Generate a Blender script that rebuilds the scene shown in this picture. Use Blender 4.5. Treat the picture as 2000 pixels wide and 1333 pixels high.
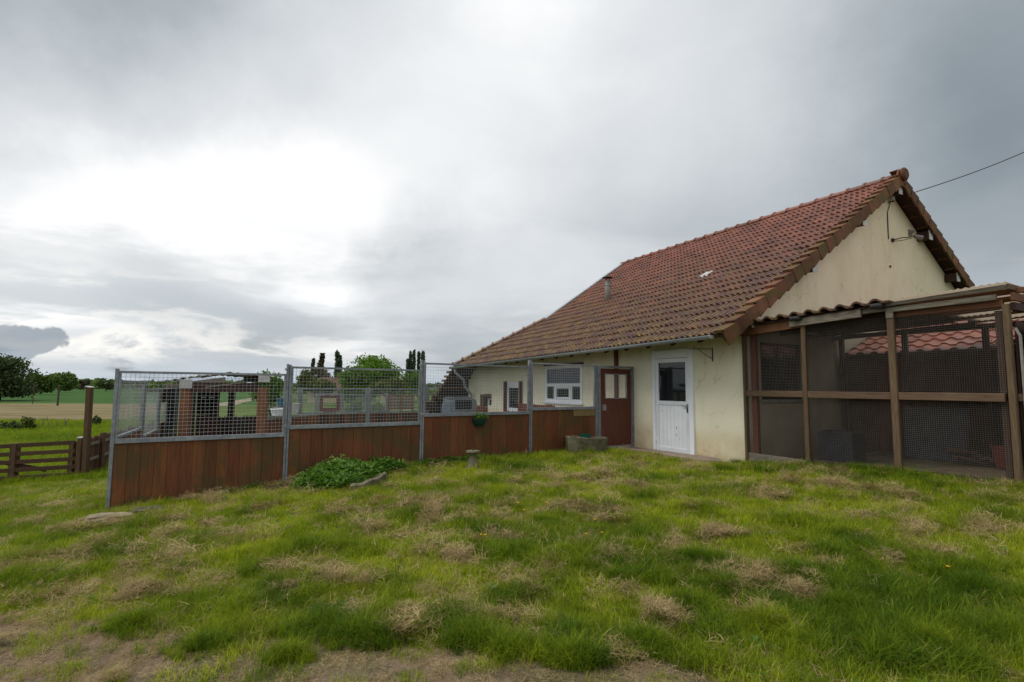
import bpy, math, random
import numpy as np
from mathutils import Vector, Matrix
from math import radians as R, sin, cos, pi, sqrt, atan2
random.seed(7); rng = np.random.default_rng(7)
sc = bpy.context.scene
for o in list(bpy.data.objects): bpy.data.objects.remove(o)
COL = sc.collection

# ------------------------------------------------------------------ camera
F = 1035.8; PITCH = .0873; ROLL = .0072; EZ = 1.35
cp_, sp_ = cos(PITCH), sin(PITCH); cr_, sr_ = cos(ROLL), sin(ROLL)
cam = bpy.data.cameras.new('camera'); camo = bpy.data.objects.new('camera', cam); COL.objects.link(camo)
cam.sensor_width = 36; cam.lens = F*36/2000; cam.clip_start = .05; cam.clip_end = 9000
right = Vector((cr_, -sp_*sr_, cp_*sr_)); up = Vector((-sr_, -sp_*cr_, cp_*cr_)); fwd = Vector((0, cp_, sp_))
right = Vector((cr_, -sp_*sr_, cp_*sr_))
m3 = Matrix((right, up, -fwd)).transposed()
camo.matrix_world = Matrix.Translation((0, 0, EZ)) @ m3.to_4x4()
sc.camera = camo

# ------------------------------------------------------------------ sky
world = bpy.data.worlds.new('World'); sc.world = world; world.use_nodes = True
wn = world.node_tree; wn.nodes.clear()
SUN_AZ, SUN_EL = -100, 58          # daylight arrives diffused through the cloud from the left
def wN(t, **k):
    n = wn.nodes.new(t)
    for a, v in k.items(): setattr(n, a, v)
    return n
def wL(a, b): wn.links.new(a, b)
def wmath(op, a, b=None, c=None, clamp=False):
    n = wN('ShaderNodeMath', operation=op); n.use_clamp = clamp
    for i, v in enumerate((a, b, c)):
        if v is None: continue
        if isinstance(v, (int, float)): n.inputs[i].default_value = v
        else: wL(v, n.inputs[i])
    return n.outputs[0]
def wramp(fac, stops, interp='EASE'):
    n = wN('ShaderNodeValToRGB'); cr = n.color_ramp; cr.interpolation = interp
    while len(cr.elements) < len(stops): cr.elements.new(.5)
    for e, (p, c) in zip(cr.elements, stops):
        e.position = p; e.color = (*c, 1) if isinstance(c, tuple) else (c, c, c, 1)
    wL(fac, n.inputs[0]); return n.outputs[0]
def wmix(f, a, b, mode='MIX'):
    n = wN('ShaderNodeMix', data_type='RGBA', blend_type=mode)
    for s, v in ((0, f), (6, a), (7, b)):
        if isinstance(v, (int, float)): n.inputs[s].default_value = v
        elif isinstance(v, tuple): n.inputs[s].default_value = (*v, 1)
        else: wL(v, n.inputs[s])
    return n.outputs[2]
tc = wN('ShaderNodeTexCoord').outputs['Generated']
sep = wN('ShaderNodeSeparateXYZ'); wL(tc, sep.inputs[0])
X_, Y_, Z_ = sep.outputs
den = wmath('ADD', wmath('MAXIMUM', Z_, 0.0), .16)
comb = wN('ShaderNodeCombineXYZ'); wL(wmath('DIVIDE', X_, den), comb.inputs[0]); wL(wmath('DIVIDE', Y_, den), comb.inputs[1])
def wnoise(scale, detail, rough, dist=0, rot=0, sx=1, sy=1, off=0, src=None):
    mp = wN('ShaderNodeMapping'); wL(src or comb.outputs[0], mp.inputs[0])
    mp.inputs['Rotation'].default_value[2] = rot; mp.inputs['Scale'].default_value = (sx, sy, 1); mp.inputs['Location'].default_value = (off, off*.7, 0)
    n = wN('ShaderNodeTexNoise'); wL(mp.outputs[0], n.inputs['Vector'])
    n.inputs['Scale'].default_value = scale; n.inputs['Detail'].default_value = detail; n.inputs['Roughness'].default_value = rough; n.inputs['Distortion'].default_value = dist
    return n.outputs[0]
def lobe(az, el, width, warp=True):
    """smooth bump of cloud brightness around a direction of the sky"""
    d = (sin(R(az))*cos(R(el)), cos(R(az))*cos(R(el)), sin(R(el)))
    dt = wN('ShaderNodeVectorMath', operation='DOT_PRODUCT'); wL(tcw if warp else tc, dt.inputs[0]); dt.inputs[1].default_value = d
    k = 1/(1-cos(R(width)))
    return wmath('EXPONENT', wmath('MULTIPLY', wmath('SUBTRACT', dt.outputs[1], 1.0), k))
# directions bent by noise, so that no patch of light or dark has a clean round edge
nw = wN('ShaderNodeTexNoise'); wL(tc, nw.inputs['Vector']); nw.inputs['Scale'].default_value = 3.2; nw.inputs['Detail'].default_value = 6; nw.inputs['Roughness'].default_value = .6
v1 = wN('ShaderNodeVectorMath', operation='SUBTRACT'); wL(nw.outputs['Color'], v1.inputs[0]); v1.inputs[1].default_value = (.5, .5, .5)
v2 = wN('ShaderNodeVectorMath', operation='SCALE'); wL(v1.outputs[0], v2.inputs[0]); v2.inputs['Scale'].default_value = .26
v3 = wN('ShaderNodeVectorMath', operation='ADD'); wL(tc, v3.inputs[0]); wL(v2.outputs[0], v3.inputs[1])
v4 = wN('ShaderNodeVectorMath', operation='NORMALIZE'); wL(v3.outputs[0], v4.inputs[0]); tcw = v4.outputs[0]
n_big = wnoise(.42, 3, .5, .6, rot=.5, off=3.1)
n_str = wnoise(.8, 7, .5, .35, rot=-.62, sx=1.0, sy=.40, off=1.7)
n_fin = wnoise(2.4, 9, .6, .4, rot=.1, off=5.2)
b = wmath('ADD', .77, wmath('MULTIPLY', wmath('SUBTRACT', n_big, .5), .18))
b = wmath('ADD', b, wmath('MULTIPLY', wmath('SUBTRACT', n_str, .5), .26))
b = wmath('ADD', b, wmath('MULTIPLY', wmath('SUBTRACT', n_fin, .5), .10))
for az, el, w, s in ((-23, 14.5, 8, .22), (-32, 14, 12, .22), (-17, 12, 6, .12), (2, 41, 8, .15), (-10, 30, 14, .02), (-40, 15, 8, .08), (-44, 9, 6, .12), (-6, 22, 13, .08),
                     (-48, 38, 13, -.34), (-36, 38, 10, -.16), (-50, 22, 8, -.04), (47, 27, 14, -.30), (42, 14, 14, -.32), (42, 38, 12, -.12), (16, 27, 14, .05), (-12, 13, 5, -.14), (-4, 8, 9, -.14), (-24, 8, 7, -.14), (-34, 10, 5, -.14), (8, 15, 12, -.06), (20, 16, 12, -.14)):
    b = wmath('ADD', b, wmath('MULTIPLY', lobe(az, el, w), s))
cloud = wramp(b, [(0.0, (.10, .12, .135)), (.25, (.185, .217, .245)), (.5, (.335, .368, .395)), (.75, (.54, .56, .58)), (1.0, (.86, .86, .86))], 'LINEAR')
# heavier cloud bank low in the picture, drawn out along the horizon
comb2 = wN('ShaderNodeCombineXYZ'); wL(wmath('ARCTAN2', X_, Y_), comb2.inputs[0]); wL(wmath('MULTIPLY', Z_, 4.2), comb2.inputs[1])
n_low = wnoise(1.5, 9, .58, .5, src=comb2.outputs[0], off=4.3)
n_gap = wnoise(2.6, 8, .58, .35, off=2.3, src=comb2.outputs[0])
belt = wramp(Z_, [(.0, .6), (.06, 1.0), (.20, .8), (.36, 0.0)])
cloud = wmix(wmath('MULTIPLY', belt, wmath('MULTIPLY', wramp(n_low, [(.42, 0.0), (.60, 1.0)]), .55)), cloud, (.26, .295, .32))
cloud = wmix(wmath('MULTIPLY', belt, wmath('MULTIPLY', wramp(n_low, [(.36, 1.0), (.46, 0.0)]), .30)), cloud, (.62, .64, .66))
# gaps low over the horizon: blue-grey air, bright cloud rims
sky = wN('ShaderNodeTexSky', sky_type='NISHITA'); sky.sun_disc = False; sky.sun_elevation = R(SUN_EL); sky.sun_rotation = R(SUN_AZ); sky.air_density = 1.2; sky.dust_density = 2.5
skyc = wmix(1.0, sky.outputs[0], (.07, .07, .07), 'MULTIPLY')
low = wramp(Z_, [(.0, 1.0), (.05, .95), (.12, .30), (.20, 0.0)])
leftm = wmath('ADD', .18, wmath('MULTIPLY', lobe(-44, 5, 24), .95), clamp=True)
gap = wmath('MULTIPLY', wmath('MULTIPLY', low, wramp(n_gap, [(.47, 0.0), (.56, 1.0)]), clamp=True), leftm, clamp=True)
gapc = wmix(.30, skyc, (.30, .37, .46))
rim = wmath('MULTIPLY', wmath('MULTIPLY', wramp(n_gap, [(.40, 0.0), (.465, 1.0), (.52, 0.0)]), wramp(Z_, [(.02, 0.0), (.045, 1.0), (.12, .35), (.22, 0.0)])), leftm)
col = wmix(wmath('MULTIPLY', rim, .8), cloud, (.80, .78, .73))
col = wmix(gap, col, gapc)
puff = wmath('ADD', lobe(-41.4, 4.5, 1.4), lobe(-43.4, 4.3, 1.5)); puff = wramp(puff, [(.55, 0.0), (.80, 1.0)])
col = wmix(wmath('MULTIPLY', puff, .75), col, (.17, .21, .25))
hz = wramp(Z_, [(0.0, 1.0), (.03, .55), (.06, 0.0)])
col = wmix(wmath('MULTIPLY', hz, .6), col, (.27, .335, .41))
bg = wN('ShaderNodeBackground'); wL(col, bg.inputs[0]); bg.inputs[1].default_value = 1.0
wo = wN('ShaderNodeOutputWorld'); wL(bg.outputs[0], wo.inputs[0])
try:
    world.cycles.sampling_method = 'MANUAL'; world.cycles.sample_map_resolution = 512
except Exception: pass

sun = bpy.data.lights.new('sun', 'SUN'); sun.energy = 1.5; sun.angle = R(40); sun.color = (1, .965, .91)
suno = bpy.data.objects.new('sun', sun); COL.objects.link(suno)
sd = Vector((sin(R(SUN_AZ))*cos(R(SUN_EL)), cos(R(SUN_AZ))*cos(R(SUN_EL)), sin(R(SUN_EL))))
suno.rotation_euler = sd.to_track_quat('Z', 'Y').to_euler()
sc.view_settings.view_transform = 'Standard'; sc.view_settings.look = 'None'; sc.view_settings.gamma = 1; sc.view_settings.use_curve_mapping = False
sc.view_settings.exposure = .47
sc.cycles.use_denoising = True
sc.cycles.max_bounces = 5; sc.cycles.diffuse_bounces = 3; sc.cycles.glossy_bounces = 2; sc.cycles.transmission_bounces = 3; sc.cycles.transparent_max_bounces = 6
sc.cycles.caustics_reflective = False; sc.cycles.caustics_refractive = False

# ------------------------------------------------------------------ survey helpers (photo ray -> a point at a real distance)
def ray(px, py):
    X = (px-1000)/F; U = (666.5-py)/F
    x = X*cr_ - U*sr_; u = X*sr_ + U*cr_
    return Vector((x, cp_-u*sp_, sp_+u*cp_))
EYE = Vector((0, 0, EZ))
def P(px, py, d):
    r = ray(px, py); return EYE + r*(d/r.y)
def on_plane(px, py, p0, n):
    r = ray(px, py); return EYE + r*((p0-EYE).dot(n)/r.dot(n))
AL = .5277
A_ = Vector((sin(AL), -cos(AL), 0)); B_ = Vector((cos(AL), sin(AL), 0)); C_ = Vector((4.153, 9.5162, 0))
HROT = AL - pi/2
def hl(p): d = p-C_; return (d.dot(A_), d.dot(B_), p.z)      # world -> house frame (t along the front, s back, z)
def hw(t, s, z): return C_ + A_*t + B_*s + Vector((0, 0, z))
def wl(px, py, s=0):                                          # point of the front wall plane, house frame
    q = hl(on_plane(px, py, C_+B_*s, B_)); return q[0], q[2]
def gl(px, py, t=0):
    q = hl(on_plane(px, py, C_+A_*t, A_)); return q[1], q[2]
FA = Vector((-5.10, 6.87, 0)); FG = hw(-2.83, 0, 0); FU = (FG-FA).normalized(); FLEN = (FG-FA).length; FN = Vector((-FU.y, FU.x, 0))
FROT = atan2(FU.y, FU.x)
def fl(px, py, off=0):
    q = on_plane(px, py, FA+FN*off, FN)-FA; return q.dot(FU), q.z

def proj(p):
    d = p-EYE; X = d.dot(right); U = d.dot(up); w = d.dot(fwd); return 1000+F*X/w, 666.5-F*U/w
# ------------------------------------------------------------------ noise in numpy
def vnoise(x, y, seed=0):
    x = np.asarray(x, float); y = np.asarray(y, float)
    xi = np.floor(x).astype(np.int64); yi = np.floor(y).astype(np.int64); xf = x-xi; yf = y-yi
    def h(a, b_):
        n = (a*374761393 + b_*668265263 + seed*1442695041) & 0xffffffff
        n = ((n ^ (n >> 13))*1274126177) & 0xffffffff
        return ((n ^ (n >> 16)) & 0xffff)/65535.
    u = xf*xf*(3-2*xf); v = yf*yf*(3-2*yf)
    return (h(xi, yi)*(1-u)+h(xi+1, yi)*u)*(1-v)+(h(xi, yi+1)*(1-u)+h(xi+1, yi+1)*u)*v
def fbm(x, y, seed=0, o=4, g=.5):
    s = 0; a = 1; t = 0
    for i in range(o): s = s+a*vnoise(x*2**i+i*7.3, y*2**i-i*3.1, seed+i); t += a; a *= g
    return s/t

# ------------------------------------------------------------------ ground height
ctrl = np.array([(-5.1, 6.8, -.29), (-3.4, 8.0, -.13), (-1.5, 9.25, .0), (.35, 10.35, .04), (1.7, 11.1, .03), (2.7, 11.9, .0), (3.6, 10.5, .0), (4.2, 9.4, .03), (5.0, 8.0, .15), (6.0, 6.3, .2),
                 (0, 0, -.2), (0, 2.8, -.2), (-2.6, 2.8, -.27), (2.7, 2.8, -.14), (-6, 6.2, -.48), (0, 6, -.08), (3.2, 6, .04), (-2.5, 5.5, -.17), (6, 2, -.02), (-6, 0, -.5), (0, -8, -.3), (10, 0, .1), (-9, 8, -.85),
                 (-11.9, 13, -1.15), (-9.5, 12, -.95), (-16, 14, -1.35), (-7.4, 10.5, -.62), (-5.5, 14, -.65), (0, 16, -.4), (-2, 22, -.7), (-12, 22, -1.3), (-25, 12, -1.6), (-20, 28, -1.6), (0, 35, -1.5), (12, 20, 0), (12, 8, .3), (-20, 0, -1.3), (20, 20, 0), (20, 0, .2), (5, 40, -1.5)], float)
_d = np.hypot(ctrl[:, None, 0]-ctrl[None, :, 0], ctrl[:, None, 1]-ctrl[None, :, 1])
def _phi(r): return np.sqrt(r*r+1.2)
_w = np.linalg.solve(_phi(_d)+np.eye(len(ctrl))*.02, ctrl[:, 2]+1.0)
def gh(x, y, fine=True):
    x = np.asarray(x, float); y = np.asarray(y, float); sh = x.shape; xf = x.ravel(); yf = y.ravel()
    z = np.zeros(len(xf))
    for i in range(0, len(xf), 20000):
        dd = np.hypot(xf[i:i+20000, None]-ctrl[None, :, 0], yf[i:i+20000, None]-ctrl[None, :, 1]); z[i:i+20000] = _phi(dd)@_w - 1.0
    r = np.hypot(xf, yf-8); k = np.clip((r-22)/26, 0, 1); k = k*k*(3-2*k)
    z = z*(1-k) + (-1.65)*k
    far = np.clip((r-300)/2500, 0, 1); z = z + far*(6*fbm(xf/700, yf/700, 5, 2)-1.5)
    if fine:
        near = np.clip((26-r)/14, 0, 1)
        z = z + near*(.05*(fbm(xf*1.1, yf*1.1, 3, 3)-.5)+.07*np.clip(fbm(xf*.9+4, yf*2.0, 9, 3)-.52, 0, 1))
    return z.reshape(sh)
def gz(x, y): return float(gh(np.array([x]), np.array([y]))[0])
def hit(px, py):
    r = ray(px, py); d = 1.0
    for i in range(4000):
        p = EYE+r*(d/r.y)
        if p.z < gz(p.x, p.y): return p
        d *= 1.01
        if d > 600: return p
    return p

# ------------------------------------------------------------------ material helpers
def newmat(name):
    m = bpy.data.materials.new(name); m.use_nodes = True; nt = m.node_tree
    return m, nt, nt.nodes['Principled BSDF']
class NT:
    def __init__(s, nt): s.nt = nt
    def n(s, t, **k):
        n = s.nt.nodes.new(t)
        for a, v in k.items(): setattr(n, a, v)
        return n
    def l(s, a, b_): s.nt.links.new(a, b_)
    def put(s, sock, v):
        if v is None: return
        if isinstance(v, (int, float)): sock.default_value = v
        elif isinstance(v, (tuple, list)): sock.default_value = (*v, 1) if (len(v) == 3 and len(sock.default_value) == 4) else v
        else: s.l(v, sock)
    def math(s, op, a, b_=None, clamp=False):
        n = s.n('ShaderNodeMath', operation=op); n.use_clamp = clamp; s.put(n.inputs[0], a); s.put(n.inputs[1], b_); return n.outputs[0]
    def mix(s, f, a, b_, mode='MIX'):
        n = s.n('ShaderNodeMix', data_type='RGBA', blend_type=mode); s.put(n.inputs[0], f); s.put(n.inputs[6], a); s.put(n.inputs[7], b_); return n.outputs[2]
    def ramp(s, f, stops, interp='LINEAR'):
        n = s.n('ShaderNodeValToRGB'); cr = n.color_ramp; cr.interpolation = interp
        while len(cr.elements) < len(stops): cr.elements.new(.5)
        for e, (p, c) in zip(cr.elements, stops): e.position = p; e.color = (*c, 1) if isinstance(c, tuple) else (c, c, c, 1)
        s.l(f, n.inputs[0]); return n.outputs[0]
    def noise(s, vec, scale, detail=4, rough=.55, dist=0, sc3=None, off=None):
        if sc3 or off:
            mp = s.n('ShaderNodeMapping'); s.l(vec, mp.inputs[0])
            if sc3: mp.inputs['Scale'].default_value = sc3
            if off: mp.inputs['Location'].default_value = off
            vec = mp.outputs[0]
        n = s.n('ShaderNodeTexNoise'); s.l(vec, n.inputs['Vector']); n.inputs['Scale'].default_value = scale; n.inputs['Detail'].default_value = detail
        n.inputs['Roughness'].default_value = rough; n.inputs['Distortion'].default_value = dist; return n.outputs[0]
    def coord(s, obj=True):
        """object coordinates shifted per object, so that copies of one mesh differ"""
        if not obj: return s.n('ShaderNodeNewGeometry').outputs['Position']
        c = s.n('ShaderNodeTexCoord').outputs['Object']; r = s.n('ShaderNodeObjectInfo').outputs['Random']
        v = s.n('ShaderNodeVectorMath', operation='ADD'); s.l(c, v.inputs[0])
        k = s.n('ShaderNodeCombineXYZ')
        for i, f in enumerate((37., 53., 71.)): s.l(s.math('MULTIPLY', r, f), k.inputs[i])
        s.l(k.outputs[0], v.inputs[1]); return v.outputs[0]
    def bump(s, b, h, strength, dist=.01):
        n = s.n('ShaderNodeBump'); n.inputs['Strength'].default_value = strength; n.inputs['Distance'].default_value = dist
        s.l(h, n.inputs['Height']); s.l(n.outputs[0], b.inputs['Normal'])
def simple(name, c1, c2, scale=8, rough=.8, bump=.3, bd=.004, sc3=None, vary=.25, metal=0, obj=True, detail=5, lo=.3, hi=.7, spots=None):
    m, nt, b_ = newmat(name); t = NT(nt); v = t.coord(obj)
    n = t.noise(v, scale, detail, .6, .2, sc3)
    c = t.mix(t.ramp(n, [(lo, 0.), (hi, 1.)]), c1, c2)
    n2 = t.noise(v, scale*.13, 3, .5)
    c = t.mix(.5, c, t.mix(1., c, t.ramp(n2, [(.3, .6), (.7, 1.25)]), 'MULTIPLY'))
    if vary:
        r = t.n('ShaderNodeObjectInfo').outputs['Random']
        hs = t.n('ShaderNodeHueSaturation'); t.l(c, hs.inputs['Color']); t.l(t.math('ADD', 1-vary/2, t.math('MULTIPLY', r, vary)), hs.inputs['Value'])
        t.l(t.math('ADD', .492, t.math('MULTIPLY', t.math('FRACT', t.math('MULTIPLY', r, 7.7)), .016)), hs.inputs['Hue']); c = hs.outputs[0]
    if spots:
        sn = t.noise(t.coord(False), spots[1], 6, .6, .3); c = t.mix(t.ramp(sn, [(spots[2], 0.), (spots[2]+.08, spots[3])]), c, spots[0])
    t.l(c, b_.inputs['Base Color']); b_.inputs['Roughness'].default_value = rough; b_.inputs['Metallic'].default_value = metal
    b_.inputs['Specular IOR Level'].default_value = .3
    if bump: t.bump(b_, n, bump, bd)
    return m
M = {}
M['galv'] = simple('galvanised_steel', (.17, .185, .20), (.30, .32, .335), 14, .55, .15, .002, metal=.35, vary=.12, spots=((.13, .14, .09), 3.5, .62, .5))
M['wire'] = simple('mesh_wire', (.30, .32, .33), (.42, .44, .45), 9, .5, 0, metal=.3, vary=.05)
M['finewire'] = simple('fine_mesh_wire', (.19, .165, .145), (.27, .24, .21), 5, .7, 0, metal=.0, vary=0)
M['board'] = simple('stained_board', (.19, .062, .020), (.095, .038, .013), 3.2, .62, .5, .003, sc3=(14, 14, 1.0), vary=.28, lo=.32, hi=.68, spots=((.062, .052, .016), 2.1, .50, .6))
M['doorwood'] = simple('red_brown_panel', (.13, .036, .020), (.085, .024, .013), 3, .5, .25, .002, sc3=(10, 10, 1.2), vary=0, spots=((.13, .06, .045), 4.5, .60, .45))
M['oldwood'] = simple('weathered_timber', (.165, .11, .065), (.085, .052, .030), 5, .8, .6, .004, sc3=(1.2, 12, 12), vary=.3)
M['oldwoodv'] = simple('weathered_post', (.14, .092, .05), (.075, .047, .027), 5, .8, .6, .004, sc3=(12, 12, 1.2), vary=.3)
M['palewood'] = simple('ochre_strip', (.27, .19, .08), (.17, .12, .05), 5, .8, .4, .003, sc3=(1.2, 12, 12), vary=0)
M['greywood'] = simple('grey_weathered_timber', (.24, .215, .17), (.10, .08, .055), 5, .85, .6, .004, sc3=(1.2, 12, 12), vary=.2)
M['orangewood'] = simple('orange_brown_timber', (.17, .068, .03), (.095, .042, .02), 5, .75, .5, .004, sc3=(1.2, 12, 12), vary=.2)
M['redpost'] = simple('red_brown_post', (.24, .085, .03), (.14, .055, .022), 4, .7, .4, .003, sc3=(10, 10, 1.2), vary=.1)
M['darkwood'] = simple('dark_brown_timber', (.065, .028, .018), (.03, .016, .011), 5, .75, .4, .003, sc3=(10, 10, 1.5), vary=.3)
M['rail'] = simple('brown_rail', (.10, .05, .028), (.055, .030, .016), 5, .8, .6, .004, sc3=(1.2, 12, 12), vary=.35)
M['railv'] = simple('brown_post', (.125, .066, .034), (.06, .035, .018), 5, .8, .6, .004, sc3=(12, 12, 1.2), vary=.2)
M['white'] = simple('white_plastic', (.82, .85, .89), (.76, .79, .83), 3, .35, 0, vary=.04, spots=((.42, .40, .35), 7, .66, .5))
M['whitecap'] = simple('white_cap', (.62, .62, .60), (.48, .47, .45), 12, .5, .1, vary=.1)
M['zinc'] = simple('zinc', (.38, .41, .44), (.28, .31, .34), 6, .4, .1, .002, metal=.4, vary=.05)
M['black'] = simple('black_iron', (.02, .02, .02), (.035, .03, .028), 20, .6, .1, vary=0)
M['rust'] = simple('rusty_iron', (.07, .04, .025), (.035, .025, .02), 20, .7, .1, vary=0)
M['stone'] = simple('mossy_stone', (.20, .17, .12), (.085, .078, .04), 9, .95, 1.0, .012, vary=.2, spots=((.06, .075, .02), 5, .52, .7))
M['palestone'] = simple('pale_stone', (.30, .25, .17), (.18, .15, .10), 12, .95, .8, .008, vary=.2, spots=((.08, .085, .03), 6, .56, .6))
M['concrete'] = simple('concrete', (.26, .245, .215), (.17, .16, .14), 10, .9, .5, .004, vary=.15)
M['slab'] = simple('pinkish_concrete_slab', (.30, .225, .18), (.20, .155, .125), 6, .9, .5, .006, vary=.1)
M['greenpl'] = simple('green_plastic', (.012, .10, .072), (.010, .075, .055), 6, .4, .05, vary=0)
M['dgreenpl'] = simple('dark_green_plastic', (.008, .032, .026), (.012, .045, .036), 6, .4, .05, vary=0)
M['bluepl'] = simple('blue_plastic', (.02, .07, .14), (.03, .09, .18), 6, .4, .05, vary=.1)
M['greypl'] = simple('grey_blue_sheet', (.018, .022, .030), (.010, .013, .018), 4, .5, .1, vary=.1)
M['redpl'] = simple('red_plastic', (.20, .03, .02), (.14, .025, .02), 4, .5, .1, vary=.1)
M['dandelion'] = simple('dandelion_yellow', (.75, .45, .01), (.65, .33, .01), 20, .8, 0, vary=0)
M['dirt'] = simple('dark_soil', (.05, .035, .022), (.025, .018, .012), 20, .95, 1, .01, vary=0)
M['sheet'] = simple('corrugated_sheet', (.55, .48, .38), (.36, .30, .22), 5, .7, .2, .003, sc3=(1, 8, 1), vary=.1)
_nt = NT(M['sheet'].node_tree); _b = M['sheet'].node_tree.nodes['Principled BSDF']; _t = _nt.n('ShaderNodeBsdfTranslucent'); _t.inputs[0].default_value = (.55, .45, .33, 1); _m = _nt.n('ShaderNodeMixShader'); _m.inputs[0].default_value = .45
_nt.l(_b.outputs[0], _m.inputs[1]); _nt.l(_t.outputs[0], _m.inputs[2]); _nt.l(_m.outputs[0], M['sheet'].node_tree.nodes['Material Output'].inputs[0])
M['rustsheet'] = simple('rusty_sheet', (.16, .075, .045), (.26, .24, .22), 3, .7, .2, .003, vary=.1)
M['bark'] = simple('bark', (.09, .07, .05), (.045, .035, .025), 8, .95, .8, .02, sc3=(3, 3, .6), vary=.2)
M['stub'] = simple('terracotta_old', (.20, .075, .045), (.10, .05, .035), 6, .9, .5, .006, vary=.4)
def glassmat(name, base=(.012, .015, .018), r=.04):
    m, nt, b_ = newmat(name); t = NT(nt); b_.inputs['Base Color'].default_value = (*base, 1); b_.inputs['Roughness'].default_value = r; b_.inputs['IOR'].default_value = 1.5
    n = t.noise(t.coord(), 1.2, 2); t.bump(b_, n, .08, .02); return m
M['glass'] = glassmat('window_glass')
# plaster: cream render with dirt under the eaves (runs) and splashed base
def plaster(name, c1, c2, base):
    m, nt, b_ = newmat(name); t = NT(nt); v = t.n('ShaderNodeTexCoord').outputs['Object']
    big = t.noise(v, .9, 5, .6, .4); c = t.mix(t.ramp(big, [(.3, 0.), (.72, 1.)]), c1, c2)
    fine = t.noise(v, 55, 4, .6)
    c = t.mix(.35, c, t.mix(1., c, t.ramp(fine, [(.35, .8), (.65, 1.12)]), 'MULTIPLY'))
    s3 = t.n('ShaderNodeSeparateXYZ'); t.l(v, s3.inputs[0])
    streak = t.noise(v, 1.6, 5, .6, .1, sc3=(1.3, 1.3, .22))
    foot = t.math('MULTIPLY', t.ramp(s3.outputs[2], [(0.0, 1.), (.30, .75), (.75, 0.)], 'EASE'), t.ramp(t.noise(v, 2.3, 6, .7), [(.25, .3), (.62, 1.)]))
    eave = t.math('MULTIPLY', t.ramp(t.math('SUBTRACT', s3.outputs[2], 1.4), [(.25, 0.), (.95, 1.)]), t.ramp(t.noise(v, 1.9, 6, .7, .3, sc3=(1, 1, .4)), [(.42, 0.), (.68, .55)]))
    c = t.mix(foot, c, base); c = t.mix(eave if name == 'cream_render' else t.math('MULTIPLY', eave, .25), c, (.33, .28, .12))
    c = t.mix(t.math('MULTIPLY', t.ramp(streak, [(.52, 0.), (.82, 1.)]), .34), c, tuple(x*.52 for x in c2))
    spot = t.noise(v, 3.1, 7, .7, .5); c = t.mix(t.ramp(spot, [(.63, 0.), (.72, .6)]), c, (.30, .23, .12))
    crk = t.n('ShaderNodeTexVoronoi', feature='DISTANCE_TO_EDGE'); crk.inputs['Scale'].default_value = .55; wv = t.n('ShaderNodeVectorMath', operation='ADD'); t.l(v, wv.inputs[0]); nz = t.n('ShaderNodeTexNoise'); nz.inputs['Scale'].default_value = 2.5; nz.inputs['Detail'].default_value = 6; t.l(v, nz.inputs['Vector']); t.l(nz.outputs['Color'], wv.inputs[1]); t.l(wv.outputs[0], crk.inputs['Vector'])
    c = t.mix(t.math('MULTIPLY', t.ramp(crk.outputs[0], [(.0, .55), (.006, 0.)]), t.ramp(big, [(.45, 0.), (.6, 1.)])), c, (.25, .20, .12))
    t.l(c, b_.inputs['Base Color']); b_.inputs['Roughness'].default_value = .95; b_.inputs['Specular IOR Level'].default_value = .2
    t.bump(b_, t.math('ADD', fine, t.math('MULTIPLY', t.noise(v, 14, 4, .6), 1.2)), .55, .004); return m
M['plaster'] = plaster('cream_render', (.84, .80, .63), (.77, .72, .53), (.52, .41, .22))
M['plaster2'] = plaster('beige_render', (.85, .75, .545), (.78, .67, .46), (.45, .37, .22))
M['plaster3'] = plaster('shaded_render', (.40, .35, .25), (.29, .25, .18), (.22, .18, .11))  # beige render with the aviary's shade put into its colour
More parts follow.
